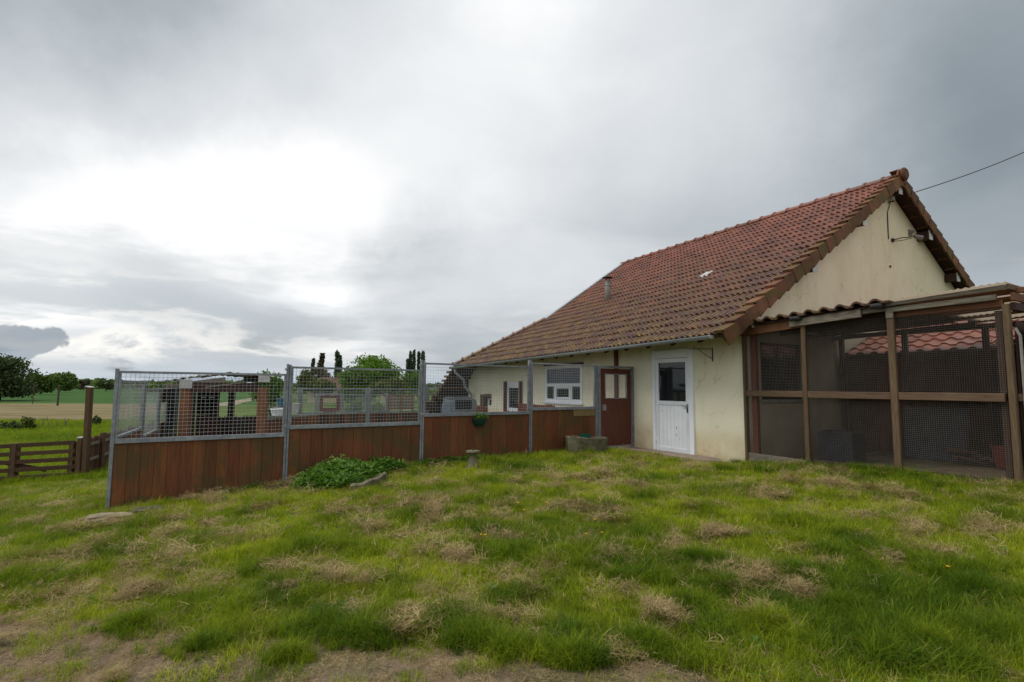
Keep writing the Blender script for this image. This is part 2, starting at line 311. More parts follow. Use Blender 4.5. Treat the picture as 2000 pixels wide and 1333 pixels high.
# tiles: red clay, darker and lichen-covered low on the roof and to the left
def tilemat(name, old=True):
    m, nt, b_ = newmat(name); t = NT(nt); pos = t.n('ShaderNodeNewGeometry').outputs['Position']; rnd = t.n('ShaderNodeObjectInfo').outputs['Random']
    v = t.coord(False)
    n1 = t.noise(v, 2.1, 5, .6, .4); n2 = t.noise(v, 9, 6, .7, .3); n3 = t.noise(v, 34, 5, .7)
    att = t.n('ShaderNodeAttribute'); att.attribute_name = 'tone'; att.attribute_type = 'GEOMETRY'
    at2 = t.n('ShaderNodeAttribute'); at2.attribute_name = 'tone'; at2.attribute_type = 'OBJECT'
    tone = t.math('ADD', att.outputs['Fac'], at2.outputs['Fac'])
    red = t.mix(t.ramp(tone, [(0., 0.), (1., 1.)]), (.105, .032, .018), (.25, .072, .037))
    red = t.mix(t.ramp(n2, [(.38, 0.), (.72, .5)]), red, (.20, .085, .06))
    s3 = t.n('ShaderNodeSeparateXYZ'); t.l(pos, s3.inputs[0])
    if old:
        h = t.math('SUBTRACT', 1., t.math('DIVIDE', t.math('SUBTRACT', s3.outputs[2], 2.3), 3.6), clamp=True)
        w = t.math('MULTIPLY', t.math('ADD', h, t.math('MULTIPLY', t.math('SUBTRACT', n1, .5), 1.5)), t.ramp(n2, [(.22, .35), (.62, 1.)]), clamp=True)
        grime = t.math('FRACT', t.math('MULTIPLY', tone, 13.7)); c = t.mix(t.math('MAXIMUM', t.ramp(w, [(.12, 0.), (.8, .88)]), t.ramp(grime, [(.75, 0.), (1., .35)])), red, t.mix(n3, (.032, .016, .012), (.080, .038, .027)))
        xl = t.math('DIVIDE', t.math('SUBTRACT', 6.5, s3.outputs[0]), 6.0, clamp=True)
        lich = t.math('MULTIPLY', t.math('MULTIPLY', t.math('POWER', h, .8), t.math('ADD', .40, t.math('MULTIPLY', xl, .95))), t.ramp(t.noise(v, 4.6, 8, .78, .6), [(.475, 0.), (.585, 1.)]), clamp=True)
        lich = t.math('MULTIPLY', lich, t.ramp(n3, [(.40, .0), (.52, 1.)]), clamp=True)
        c = t.mix(t.math('MULTIPLY', lich, .95, clamp=True), c, t.mix(n2, (.30, .17, .015), (.14, .105, .018)))
        pale = t.ramp(t.noise(v, 13, 7, .75, .3), [(.60, 0.), (.70, .55)]); c = t.mix(pale, c, (.22, .17, .15))
    else:
        c = t.mix(t.ramp(n1, [(.4, 0.), (.7, .5)]), red, (.42, .20, .15))
    t.l(c, b_.inputs['Base Color']); b_.inputs['Roughness'].default_value = .48; b_.inputs['Specular IOR Level'].default_value = .5
    t.bump(b_, t.math('ADD', n2, t.math('MULTIPLY', n3, .5)), .5, .006); return m
M['tile'] = tilemat('clay_tile'); M['tile2'] = tilemat('pink_clay_tile', False)
M['verge'] = simple('verge_tile_clay', (.21, .088, .042), (.095, .045, .024), 5, .85, .6, .006, vary=.55, spots=((.10, .085, .02), 4, .50, .7))

# ------------------------------------------------------------------ mesh builder
class MB:
    def __init__(s): s.v = []; s.f = []; s.t = []
    def add(s, vs, fs, tone=None):
        o = len(s.v); s.v += [tuple(x) for x in vs]; s.f += [tuple(i+o for i in f) for f in fs]
        if tone is not None: s.t += [tone]*len(fs)
        return s
    def box(s, x0, x1, y0, y1, z0, z1):
        vs = [(x, y, z) for z in (z0, z1) for y in (y0, y1) for x in (x0, x1)]
        return s.add(vs, [(0, 2, 3, 1), (4, 5, 7, 6), (0, 1, 5, 4), (2, 6, 7, 3), (0, 4, 6, 2), (1, 3, 7, 5)])
    def bar(s, p, q, w, h, upv=(0, 0, 1), ends=True):
        """box beam from p to q, w wide, h along upv"""
        p = Vector(p); q = Vector(q); d = (q-p).normalized(); u = Vector(upv)
        if abs(d.dot(u)) > .98: u = Vector((0, 1, 0))
        sd_ = d.cross(u).normalized(); u = sd_.cross(d)
        c = [sd_*a+u*b_ for a, b_ in ((-w/2, -h/2), (w/2, -h/2), (w/2, h/2), (-w/2, h/2))]
        vs = [p+k for k in c]+[q+k for k in c]
        fs = [(0, 1, 5, 4), (1, 2, 6, 5), (2, 3, 7, 6), (3, 0, 4, 7)]
        if ends: fs += [(3, 2, 1, 0), (4, 5, 6, 7)]
        return s.add(vs, fs)
    def tube(s, pts, r, n=6, caps=True):
        pts = [Vector(p) for p in pts]; rs = r if isinstance(r, (list, tuple)) else [r]*len(pts); vs = []; fs = []
        for i, p in enumerate(pts):
            d = (pts[min(i+1, len(pts)-1)]-pts[max(i-1, 0)]).normalized(); u = Vector((0, 0, 1)) if abs(d.z) < .9 else Vector((1, 0, 0))
            a = d.cross(u).normalized(); c = a.cross(d)
            for k in range(n): t = 2*pi*k/n; vs.append(p+(a*cos(t)+c*sin(t))*rs[i])
        for i in range(len(pts)-1):
            for k in range(n): k2 = (k+1) % n; fs.append((i*n+k, i*n+k2, (i+1)*n+k2, (i+1)*n+k))
        if caps: fs += [tuple(reversed(range(n))), tuple((len(pts)-1)*n+k for k in range(n))]
        return s.add(vs, fs)
    def prism(s, poly, axis, a0, a1):
        """poly in the two other axes, extruded along axis"""
        n = len(poly)
        def mk(p, a):
            return {'x': (a, p[0], p[1]), 'y': (p[0], a, p[1]), 'z': (p[0], p[1], a)}[axis]
        vs = [mk(p, a0) for p in poly]+[mk(p, a1) for p in poly]
        fs = [tuple(reversed(range(n))), tuple(range(n, 2*n))]+[(i, (i+1) % n, n+(i+1) % n, n+i) for i in range(n)]
        return s.add(vs, fs)
    def lathe(s, prof, n=12, c=(0, 0)):
        vs = []; fs = []
        for r, z in prof:
            for k in range(n): t = 2*pi*k/n; vs.append((c[0]+r*cos(t), c[1]+r*sin(t), z))
        for i in range(len(prof)-1):
            for k in range(n): k2 = (k+1) % n; fs.append((i*n+k, i*n+k2, (i+1)*n+k2, (i+1)*n+k))
        fs += [tuple(reversed(range(n))), tuple((len(prof)-1)*n+k for k in range(n))]
        return s.add(vs, fs)
    def mesh(s, name, m, smooth=False, fix=True):
        me = bpy.data.meshes.new(name); me.from_pydata(s.v, [], s.f)
        if fix and len(s.f) < 30000:
            import bmesh
            bm = bmesh.new(); bm.from_mesh(me); bmesh.ops.recalc_face_normals(bm, faces=bm.faces); bm.to_mesh(me); bm.free()
        if s.t:
            at = me.attributes.new('tone', 'FLOAT', 'FACE'); at.data.foreach_set('value', s.t)
        if m: me.materials.append(M[m] if isinstance(m, str) else m)
        if smooth: me.polygons.foreach_set('use_smooth', [True]*len(me.polygons))
        return me
    def build(s, name, m, parent=None, smooth=False, fix=True, bevel=0):
        o = bpy.data.objects.new(name, s.mesh(name, m, smooth, fix)); COL.objects.link(o)
        if parent: o.parent = parent
        if bevel: md = o.modifiers.new('bevel', 'BEVEL'); md.width = bevel; md.segments = 1
        return o
def inst(name, me, parent=None, loc=(0, 0, 0), rot=None, mw=None):
    o = bpy.data.objects.new(name, me); COL.objects.link(o)
    if parent: o.parent = parent
    if mw is not None: o.matrix_local = mw
    else:
        o.location = loc
        if rot: o.rotation_euler = rot
    return o
def tag(o, label=None, cat=None, group=None, kind=None):
    if label: o['label'] = label
    if cat: o['category'] = cat
    if group: o['group'] = group
    if kind: o['kind'] = kind
    return o
def thing(name, label, cat, loc=(0, 0, 0), rz=0, group=None):
    o = bpy.data.objects.new(name, None); COL.objects.link(o); o.empty_display_size = .1
    o.location = loc; o.rotation_euler = (0, 0, rz); return tag(o, label, cat, group)
def copy_tree(o, parent=None):
    c = o.copy(); COL.objects.link(c)
    if parent: c.parent = parent
    for ch in list(o.children): copy_tree(ch, c)
    return c

exec_parts = []
# ================================================================== GROUND
def axis(segs):
    out = [segs[0][0]]
    for a, b_, st0, st1 in segs:
        x = a
        while x < b_-1e-6:
            k = (x-a)/(b_-a); x = min(b_, x+st0*(st1/st0)**k); out.append(x)
    return np.array(out)
gx = axis([(-3600, -60, 900, 12), (-60, -9.5, 6, .5), (-9.5, 8.5, .1, .1), (8.5, 60, .5, 6), (60, 3600, 12, 900)])
gy = axis([(-60, 1.6, 8, .3), (1.6, 13, .1, .1), (13, 60, .4, 4), (60, 6500, 8, 1200)])
GX, GY = np.meshgrid(gx, gy); GZ = gh(GX, GY)
vs = np.stack([GX.ravel(), GY.ravel(), GZ.ravel()], 1); nx, ny = len(gx), len(gy)
ii = (np.arange(ny-1)[:, None]*nx+np.arange(nx-1)[None, :]).ravel()
fs = np.stack([ii, ii+1, ii+nx+1, ii+nx], 1)
me = bpy.data.meshes.new('ground'); me.from_pydata(vs.tolist(), [], fs.tolist()); me.polygons.foreach_set('use_smooth', [True]*len(me.polygons))
m, nt, b_ = newmat('ground_soil_and_fields'); t = NT(nt); pos = t.coord(False)
s3 = t.n('ShaderNodeSeparateXYZ'); t.l(pos, s3.inputs[0]); PX, PY = s3.outputs[0], s3.outputs[1]
nn1 = t.noise(pos, 1.1, 6, .62, .5); nn2 = t.noise(pos, 9, 6, .7, .3); nn3 = t.noise(pos, 45, 5, .7)
soil = t.mix(t.ramp(nn2, [(.35, 0.), (.65, 1.)]), (.25, .175, .12), (.11, .075, .048))
soil = t.mix(t.ramp(nn3, [(.45, 0.), (.7, .8)]), soil, (.36, .28, .19))
soil = t.mix(t.ramp(nn1, [(.42, 0.), (.62, .75)]), soil, t.mix(nn3, (.05, .07, .016), (.09, .12, .03)))
nb = t.noise(pos, .06, 5, .6, .3); nm = t.noise(pos, .55, 6, .65, .3)
mead = t.mix(t.ramp(nb, [(.35, 0.), (.65, 1.)]), (.075, .125, .022), (.11, .145, .035)); mead = t.mix(t.ramp(nm, [(.35, .0), (.7, .7)]), mead, (.05, .085, .018))
r2 = t.math('SQRT', t.math('ADD', t.math('MULTIPLY', PX, PX), t.math('MULTIPLY', PY, PY)))
c = t.mix(t.ramp(t.math('DIVIDE', r2, 40.), [(.30, 0.), (.42, 1.)]), soil, mead)
wob = t.math('MULTIPLY', t.math('SUBTRACT', nb, .5), 14.)
def step(v, w=1.): return t.math('MULTIPLY', v, 1./w, clamp=True)
edge = t.math('SUBTRACT', t.math('SUBTRACT', -33., t.math('MULTIPLY', t.math('SUBTRACT', PY, 36.), .14)), PX)
stub = t.math('MULTIPLY', step(t.math('ADD', edge, wob), 1.5), t.math('MULTIPLY', step(t.math('SUBTRACT', 84., PY), 2.), step(t.math('SUBTRACT', t.math('MULTIPLY', PY, -.60), PX), 3.)))
rows = t.noise(pos, .35, 6, .7, .2, sc3=(.25, 1.6, 1))
stubc = t.mix(t.ramp(rows, [(.35, 0.), (.62, 1.)]), (.26, .20, .11), (.125, .115, .045))
c = t.mix(stub, c, stubc)
wheat = t.math('MULTIPLY', step(t.math('SUBTRACT', PY, 84.), 2.), step(t.math('SUBTRACT', t.math('MULTIPLY', PY, -.40), PX), 6.))
tram = t.n('ShaderNodeTexWave'); tram.inputs['Scale'].default_value = .045; tram.inputs['Distortion'].default_value = .6; t.l(pos, tram.inputs['Vector'])
c = t.mix(t.math('MULTIPLY', wheat, 1.), c, t.mix(t.ramp(t.noise(pos, .05, 4, .6, sc3=(1, 3, 1)), [(.3, 0.), (.7, 1.)]), (.026, .075, .014), (.050, .115, .022)))
far = step(t.math('SUBTRACT', PY, 330.), 40.)
patch = t.noise(pos, .004, 3, .5, .2, sc3=(1, .5, 1))
c = t.mix(far, c, t.ramp(patch, [(.35, (.07, .10, .05)), (.5, (.10, .11, .06)), (.65, (.05, .075, .045))], 'CONSTANT'))
t.l(c, b_.inputs['Base Color']); b_.inputs['Roughness'].default_value = .97; b_.inputs['Specular IOR Level'].default_value = .1
t.bump(b_, t.math('ADD', nn2, nn3), .9, .03)
me.materials.append(m); ground = bpy.data.objects.new('ground', me); COL.objects.link(ground)
tag(ground, 'sloping lawn soil running out to stubble and green fields', kind='structure')
# farm track in the far green field
mb = MB(); tp = [(-44, 78), (-50, 92), (-57, 112), (-66, 138), (-70, 165)]
for k in range(len(tp)-1):
    (x0, y0), (x1, y1) = tp[k], tp[k+1]
    mb.add([(x0, y0, gz(x0, y0)+.02), (x0+3.2, y0, gz(x0+3.2, y0)+.02), (x1+3.8, y1, gz(x1+3.8, y1)+.02), (x1, y1, gz(x1, y1)+.02)], [(0, 1, 2, 3)])
tag(mb.build('track', 'palestone'), 'pale farm track crossing the green field', kind='structure')

# ================================================================== HOUSE
house = thing('farmhouse', 'long cream rendered farmhouse with rusty red tiled roof and plain gable', 'house', C_, HROT)
TL, TR = -11.35, 0.0; W = 11.04
RT0, RS, RSL = .33, -.84, .6373
EAVE0 = 2.376-.06
def rz_(t_, s_): return EAVE0 + .0214*(t_-RT0) + RSL*(min(s_, 2*5.52-s_) - RS)
def wallboxes(mb, t0, t1, z0, z1, holes, y0, y1):
    xs = sorted({t0, t1, *[h[0] for h in holes], *[h[1] for h in holes]}); xs = [x for x in xs if t0 <= x <= t1]
    for a, b2 in zip(xs[:-1], xs[1:]):
        hs = sorted([h for h in holes if h[0] <= a+1e-6 and h[1] >= b2-1e-6], key=lambda h: h[2]); z = z0
        for h in hs:
            if h[2] > z+1e-6: mb.box(a, b2, y0, y1, z, h[2])
            z = max(z, h[3])
        if z < z1: mb.box(a, b2, y0, y1, z, z1)
# openings in the front wall (house frame: t, z)
DO = (-2.20, -1.12, .03, 2.13)
WI = (wl(1066, 716)[0], wl(1138, 715)[0], wl(1138, 788)[1], wl(1100, 714)[1])
D2 = (-8.49, -7.72, -.1, 1.52)
W2 = (wl(939, 770)[0], wl(960, 770)[0], wl(950, 795)[1], wl(950, 771)[1])
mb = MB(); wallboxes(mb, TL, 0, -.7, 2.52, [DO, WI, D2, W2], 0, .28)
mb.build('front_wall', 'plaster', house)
# gable wall: lower part with a window, upper part a pentagon prism
GW = (.50, 1.75, 1.16, 2.22)
mb = MB(); xs = [.28, GW[0], GW[1], W]
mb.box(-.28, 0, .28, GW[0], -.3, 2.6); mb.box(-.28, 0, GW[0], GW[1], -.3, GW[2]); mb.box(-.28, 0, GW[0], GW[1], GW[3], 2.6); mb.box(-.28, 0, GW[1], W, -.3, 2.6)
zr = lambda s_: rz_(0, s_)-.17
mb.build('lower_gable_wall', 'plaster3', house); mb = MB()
mb.prism([(0.005, 2.6), (W-.28, 2.6), (W, 2.6), (W, zr(W)), (5.52, zr(5.52)), (0.005, zr(0.005))], 'x', -.28, 0)
mb.build('gable_wall', 'plaster2', house)
mb = MB(); mb.box(-8.9, -.28, W-.28, W, -.5, 2.6); mb.box(TL, TL+.28, .28, 3.2, -.7, 2.2)
mb.prism([(.28, -.5), (W-.28, -.5), (W-.28, 2.6), (5.52, zr(5.52)-.2), (.28, 2.55)], 'x', -8.9, -8.62)
mb.build('rear_wall', 'plaster', house)
# roof deck (slabs under the tiles)
roof = bpy.data.objects.new('roof', None); COL.objects.link(roof); roof.parent = house
tV = RT0-.02
def lt(s_):                                    # left boundary of the front slope (photo: straight verge, then a hip to the corner)
    if s_ >= 1.5: return -8.61 - (s_-1.5)/(5.52-1.5)*.52
    return -8.61 - (1.5-s_)/(1.5+.84)*2.25
mb = MB(); poly = [(tV, RS), (tV, 5.52), (lt(5.52), 5.52), (lt(1.5), 1.5), (lt(RS), RS)]
top = [(x, y, rz_(x, y)-.035) for x, y in poly]; bot = [(x, y, rz_(x, y)-.10) for x, y in poly]
mb.add(top+bot, [(0, 1, 2, 3, 4), (9, 8, 7, 6, 5)]+[(i, (i+1) % 5, 5+(i+1) % 5, 5+i) for i in range(5)])
poly = [(tV, 5.52), (tV, 11.88), (-9.1, 11.88), (-9.1, 5.52)]
top = [(x, y, rz_(x, y)-.035) for x, y in poly]; bot = [(x, y, rz_(x, y)-.10) for x, y in poly]
mb.add(top+bot, [(0, 1, 2, 3), (7, 6, 5, 4)]+[(i, (i+1) % 4, 4+(i+1) % 4, 4+i) for i in range(4)])
mb.build('roof_deck', 'darkwood', roof)
# low end roof: continues the hip down past the end wall
zM = rz_(-8.61, 1.5); zL = rz_(lt(RS), RS); es = (zM-zL)/(lt(1.5)-lt(RS))
def ez(t_): return zM+es*(t_-lt(1.5))
mb = MB(); poly = [(lt(RS), RS), (-13.7, RS), (-13.7, 7), (-8.61, 7), (-8.61, 1.5)]
top = [(x, y, ez(x)-.02) for x, y in poly]; bot = [(x, y, ez(x)-.12) for x, y in poly]
mb.add(top+bot, [(0, 1, 2, 3, 4), (9, 8, 7, 6, 5)]+[(i, (i+1) % 5, 5+(i+1) % 5, 5+i) for i in range(5)])
mb.build('end_roof_deck', 'darkwood', roof)
mb = MB()
for k in range(14):                             # stepped tile ends on the end roof's front edge
    t0 = lt(RS)-.05-k*.22; mb.box(t0-.24, t0, RS-.03, RS+.06, ez(t0)-.06, ez(t0)+.02)
for k in range(5): mb.bar((-11.2-k*.55, RS+.05, ez(-11.2-k*.55)-.15), (-11.2-k*.55, 6.5, ez(-11.2-k*.55)-.15), .09, .1)
o = mb.build('end_roof_tiles', 'tile', roof)
# --- clay tiles
TW, TG = .262, .338                              # cover width, gauge along the slope
slope = atan2(RSL, 1); cs, sn = cos(slope), sin(slope)
def tile_mesh(name, matn, rolls=2, hgt=.040):
    mb = MB(); n = 10; prof = []
    for i in range(n+1):
        x = i/n*TW*1.03; u_ = i/n
        w_ = (u_*rolls) % 1; z = hgt*(sin(pi*min(w_/.62, 1))**.8 if w_ < .62 and u_ < .999 else 0.)
        prof.append((x, z))
    L = TG*1.13; lift = .033
    for (y, dz) in ((0, lift), (L, 0)):
        for x, z in prof: mb.v.append((x, y, z+dz))
    for x, z in prof: mb.v.append((x, .004, z+lift-.030))
    for i in range(n):
        mb.f.append((i, i+1, n+1+i+1, n+1+i)); mb.f.append((2*(n+1)+i, 2*(n+1)+i+1, i+1, i))
    mb.add([(TW*1.03, 0, lift), (TW*1.03, L, 0), (TW*1.03, L, -.02), (TW*1.03, .004, lift-.024), (0, 0, lift), (0, L, 0), (0, L, -.02), (0, .004, lift-.024)], [(0, 1, 2, 3), (7, 6, 5, 4)])
    return mb.mesh(name, matn, fix=False)
tile_me = tile_mesh('roof_tile', 'tile')
slots = []
nrow = int((5.52-RS)/cs/TG)+1
for r_ in range(nrow):
    sl = r_*TG; s_ = RS-.04+sl*cs
    if s_ > 5.50: break
    t1 = tV-.02; k = 0
    while True:
        t0 = t1-(k+1)*TW
        if t0 < lt(s_+.12)-.02: break
        slots.append((t0, s_, r_, k)); k += 1
camL = Vector(hl(Vector((0, 0, EZ))))
slots.sort(key=lambda q: (q[0]-camL.x)**2+(q[1]-camL.y)**2)
SKY = (-2.45, 1.93)
def tile_mat4(t0, s_):
    z = rz_(t0, s_)-.030
    rot = Matrix.Rotation(slope+random.uniform(-.022, .018), 4, 'X') @ Matrix.Rotation(random.gauss(0, .016), 4, 'Z')
    rot = Matrix.Rotation(-.0214, 4, 'Y') @ rot
    return Matrix.Translation((t0+random.uniform(-.004, .004), s_+random.uniform(-.006, .006), z+random.uniform(0, .006))) @ rot
rest = MB(); skyn = 0
for i, (t0, s_, r_, k) in enumerate(slots):
    tone = min(1, max(0, .42+.30*random.gauss(0, 1) + .22*(s_-2.5)/3))
    if abs(t0+TW/2-SKY[0]) < TW*.55 and abs(s_-SKY[1]) < TG*.6 and skyn < 1:
        skyn += 1; SK = (t0, s_, r_); 
        o = inst('roof_tile', tile_me.copy(), roof, mw=tile_mat4(t0, s_)); o.data.materials[0] = M['whitecap']; o['label'] = 'pale grey glazed tile among the red ones'; continue
    if i < 300:
        o = inst('roof_tile', tile_me, roof, mw=tile_mat4(t0, s_)); o['tone'] = tone
    else:
        mw = tile_mat4(t0, s_); rest.add([mw @ v.co for v in tile_me.vertices], [tuple(p.vertices) for p in tile_me.polygons], tone)
o = rest.build('far_roof_tiles', 'tile', roof, fix=False); o['kind'] = 'stuff'
# verge tiles: a cap on the slope and a flap hanging over the edge
def verge_mesh(flip):
    mb = MB(); L = TG*1.10; w = .17; th = .022; f = -1 if flip else 1
    mb.prism([(0, -.195), (L, -.135), (L, .040), (0, .085)], 'x', .0, .036)
    mb.prism([(0, .048), (L, .040), (L, .060), (0, .100)], 'x', -w, .034)
    return mb.mesh('verge_tile', 'verge')
vm = verge_mesh(False)
for k in range(nrow):
    s_ = RS-.06+k*TG*cs
    if s_ > 5.38: break
    inst('verge_tile', vm, roof, mw=Matrix.Translation((tV+.0, s_, rz_(tV, s_)-.035)) @ Matrix.Rotation(slope-.05+random.uniform(-.02, .02), 4, 'X') @ Matrix.Rotation(random.uniform(-.035, .035), 4, 'Z'))
for k in range(nrow):
    s_ = 11.04+.84+.06-k*TG*cs
    if s_ < 5.66: break
    mw = Matrix.Translation((tV, s_, rz_(tV, s_)-.035)) @ Matrix.Scale(-1, 4, (0, 1, 0)) @ Matrix.Rotation(slope-.05+random.uniform(-.02, .02), 4, 'X')
    me2 = vm
    inst('verge_tile', vm, roof, mw=mw)
# a few rows of tiles on the rear slope beside the verge (their ends show along the gable)
back = MB()
for r_ in range(nrow):
    s_ = 11.92-r_*TG*cs
    if s_ < 5.7: break
    for k in range(36):
        t0 = tV-.04-(k+1)*TW
        mw = Matrix.Translation((t0, s_, rz_(t0, s_)-.03)) @ Matrix.Scale(-1, 4, (0, 1, 0)) @ Matrix.Rotation(slope, 4, 'X')
        back.add([mw @ v.co for v in tile_me.vertices], [tuple(p.vertices) for p in tile_me.polygons], .5)
o = back.build('rear_roof_tiles', 'tile', roof, fix=False); o['kind'] = 'stuff'
# ridge and hip tiles
def halfpipe(name, L, r, r2, n=8):
    mb = MB(); vs = []
    for y, rr, dz in ((0, r, .022), (.05, r, .022), (.055, r2, 0), (L, r2, 0)):
        for k in range(n+1): a = pi*k/n; vs.append((rr*cos(a), y, rr*sin(a)*.85+dz))
    fs = []
    for j in range(3):
        for k in range(n): fs.append((j*(n+1)+k, j*(n+1)+k+1, (j+1)*(n+1)+k+1, (j+1)*(n+1)+k))
    fs.append(tuple(range(n+1)))
    return mb.add(vs, fs).mesh(name, 'tile', fix=False)
rm = halfpipe('ridge_tile', .42, .13, .115)
t_ = tV+.06; first = True
while t_ > lt(5.52)+.1:
    o = inst('ridge_tile', rm, roof, mw=Matrix.Translation((t_, 5.52, rz_(t_, 5.52)-.045)) @ Matrix.Rotation(pi/2, 4, 'Z') @ Matrix.Rotation(.02, 4, 'X')); o['tone'] = random.random()
    t_ -= .40
mb = MB(); mb.lathe([(.02, 0), (.13, 0), (.155, .03), (.155, .07), (.12, .1), (.02, .1)], 14)
o = mb.build('ridge_end_cap', 'verge', roof, smooth=False); o.matrix_local = Matrix.Translation((tV+.02, 5.52, rz_(tV, 5.52)+.0)) @ Matrix.Rotation(pi/2, 4, 'Y')
hp0 = Vector((lt(1.5), 1.5, rz_(lt(1.5), 1.5)+.0)); hp1 = Vector((lt(RS), RS, rz_(lt(RS), RS)+.0)); n_h = 9
for k in range(n_h):
    a = hp1.lerp(hp0, k/n_h); d = (hp0-hp1).normalized(); o = inst('hip_tile', rm, roof, mw=Matrix.Translation(a) @ d.to_track_quat('Y', 'Z').to_matrix().to_4x4()); o['tone'] = random.random()
mb = MB(); mb.bar((lt(5.52)-.03, 5.52, rz_(lt(5.52), 5.52)+.02), (lt(1.5)-.03, 1.5, rz_(lt(1.5), 1.5)+.02), .14, .06)
mb.build('zinc_verge_trim', 'zinc', roof)
# purlins with white end caps, battens under the far verge
def capt(parent, s_, z, w, h, proj, name='purlin'):
    mb = MB(); mb.box(-.02, proj, s_-w/2, s_+w/2, z-h, z); p = mb.build(name, 'darkwood', parent)
    mb = MB(); mb.box(proj, proj+.012, s_-w/2-.01, s_+w/2+.01, z-h-.02, z+.01); mb.build('end_cap', 'whitecap', p)
for s_ in (-.02, 1.9, 3.86, 5.54, 6.95, 8.35, 9.9):
    capt(roof, s_, rz_(0, s_)-.185-(.02 if abs(s_-5.52) < .1 else 0), .15, .20, .27)
for k in range(17):
    s_ = 5.85+k*.345; mb = MB(); mb.box(.01, .28, s_, s_+.05, rz_(0, s_)-.135, rz_(0, s_)-.095); mb.build('batten', 'verge', roof)
mb = MB(); mb.bar((.27, 5.6, rz_(.27, 5.6)-.16), (.27, 11.85, rz_(.27, 11.85)-.16), .03, .10, (0, 0, 1)); mb.build('verge_board', 'darkwood', roof)
mb = MB(); mb.bar((.25, 5.44, rz_(.25, 5.44)-.16), (.25, -.80, rz_(.25, -.80)-.16), .03, .08, (0, 0, 1)); mb.build('verge_board', 'darkwood', roof)
# soffit rafters under the front eave
for k in range(17):
    t_ = -.35-k*.64; mb = MB(); mb.bar((t_, RS+.10, rz_(t_, RS+.1)-.15), (t_, .02, rz_(t_, .02)-.15), .07, .10); mb.build('rafter_end', 'darkwood', roof)
# gutter: half-round channel, end cap
mb = MB(); n = 8
for t_ in (RT0-.28, lt(RS)-.05):
    for rr in (.062, .056):
        for k in range(n+1): a = pi+pi*k/n; mb.v.append((t_, RS-.055+rr*cos(a), rz_(t_, RS)-.045+rr*sin(a)))
for q in (0, 1):
    for k in range(n): a = q*(n+1)+k; b2 = 2*(n+1)+a; mb.f.append((a, a+1, b2+1, b2))
mb.f += [(0, n+1, 3*(n+1), 2*(n+1)), (n, 2*n+1, 4*n+3, 3*n+2)]
g = mb.build('gutter', 'zinc', roof)
mb = MB(); mb.prism([(RS-.055+.065*cos(pi+pi*k/8), rz_(RT0-.28, RS)-.045+.065*sin(pi+pi*k/8)) for k in range(9)], 'x', RT0-.285, RT0-.265)
mb.build('gutter_end', 'whitecap', g)
mb = MB(); q = (lt(RS)+.25, RS-.05, rz_(lt(RS), RS)-.06)
mb.tube([q, (q[0], q[1], q[2]-.15), (q[0]+.05, RS+.28, q[2]-.42), (q[0]+.05, RS+.3, q[2]-.62), (q[0]-.3, RS+.75, q[2]-.95), (q[0]-.3, RS+.78, q[2]-1.15)], .045, 8); mb.build('downpipe', 'zinc', g, smooth=True)
# flue pipe on the roof
fx, fy = -5.94, 1.95; fz = rz_(fx, fy)
mb = MB(); mb.lathe([(.085, -.15), (.085, .42), (.078, .43), (.078, .60)], 12, (fx, fy)); mb.v = [(x, y, z+fz) for x, y, z in mb.v]; fl_ = mb.build('flue_pipe', 'concrete', roof, smooth=True)
mb = MB(); mb.lathe([(.09, .44), (.092, .48)], 12, (fx, fy)); mb.v = [(x, y, z+fz) for x, y, z in mb.v]; mb.build('pipe_band', 'zinc', fl_)
mb = MB()
for a in range(4): mb.bar((fx+.07*cos(a*pi/2), fy+.07*sin(a*pi/2), fz+.60), (fx+.07*cos(a*pi/2), fy+.07*sin(a*pi/2), fz+.68), .012, .012, (1, 0, 0))
mb.lathe([(.16, fz+.675), (.15, fz+.69), (.03, fz+.735)], 12, (fx, fy)); mb.build('flue_cowl', 'rust', fl_)

# ---- white half-glazed door
door = bpy.data.objects.new('white_door', None); COL.objects.link(door); door.parent = house; door['label'] = 'white half-glazed door with scuffed lower panel'
fw = .075; t0, t1, z0, z1 = DO
mb = MB(); mb.box(t0-.01, t0+fw, -.035, .06, z0, z1); mb.box(t1-fw-.02, t1+.01, -.045, .06, z0, z1); mb.box(t0+.02, t1-fw-.02, -.055, .06, z1-.15, z1+.02); mb.build('door_frame', 'white', door, bevel=.004)
l0, l1, lz0, lz1 = t0+fw+.005, t1-fw-.028, z0+.02, z1-.158
zmid = z0+.98; st = .085
mb = MB(); mb.box(l0, l0+st, -.028, .03, lz0, lz1); mb.box(l1-st, l1, -.028, .03, lz0, lz1); mb.box(l0+st, l1-st, -.028, .03, lz1-st, lz1); mb.box(l0+st, l1-st, -.028, .03, zmid, zmid+st); mb.box(l0+st, l1-st, -.028, .03, lz0, lz0+.10)
leaf = mb.build('door_leaf', 'white', door, bevel=.004)
mb = MB()
for k in range(7):
    w_ = (l1-l0-2*st)/7; mb.box(l0+st+k*w_+.002, l0+st+(k+1)*w_-.002, -.012, .02, lz0+.10, zmid)
mb.build('lower_panel', 'white', leaf)
mb = MB(); mb.box(l0+st, l1-st, 0, .012, zmid+st, lz1-st); mb.build('pane', 'glass', leaf)
mb = MB(); hx = l1-st/2
mb.box(hx-.018, hx+.018, -.036, -.028, zmid-.14, zmid+.04); mb.bar((hx, -.06, zmid-.0), (hx-.12, -.06, zmid), .018, .018); mb.bar((hx, -.03, zmid), (hx, -.065, zmid), .016, .016); mb.build('handle', 'zinc', leaf)
mb = MB(); mb.box(hx-.014, hx+.014, -.04, -.036, zmid-.12, zmid-.03); mb.build('lock_plate', 'black', leaf)
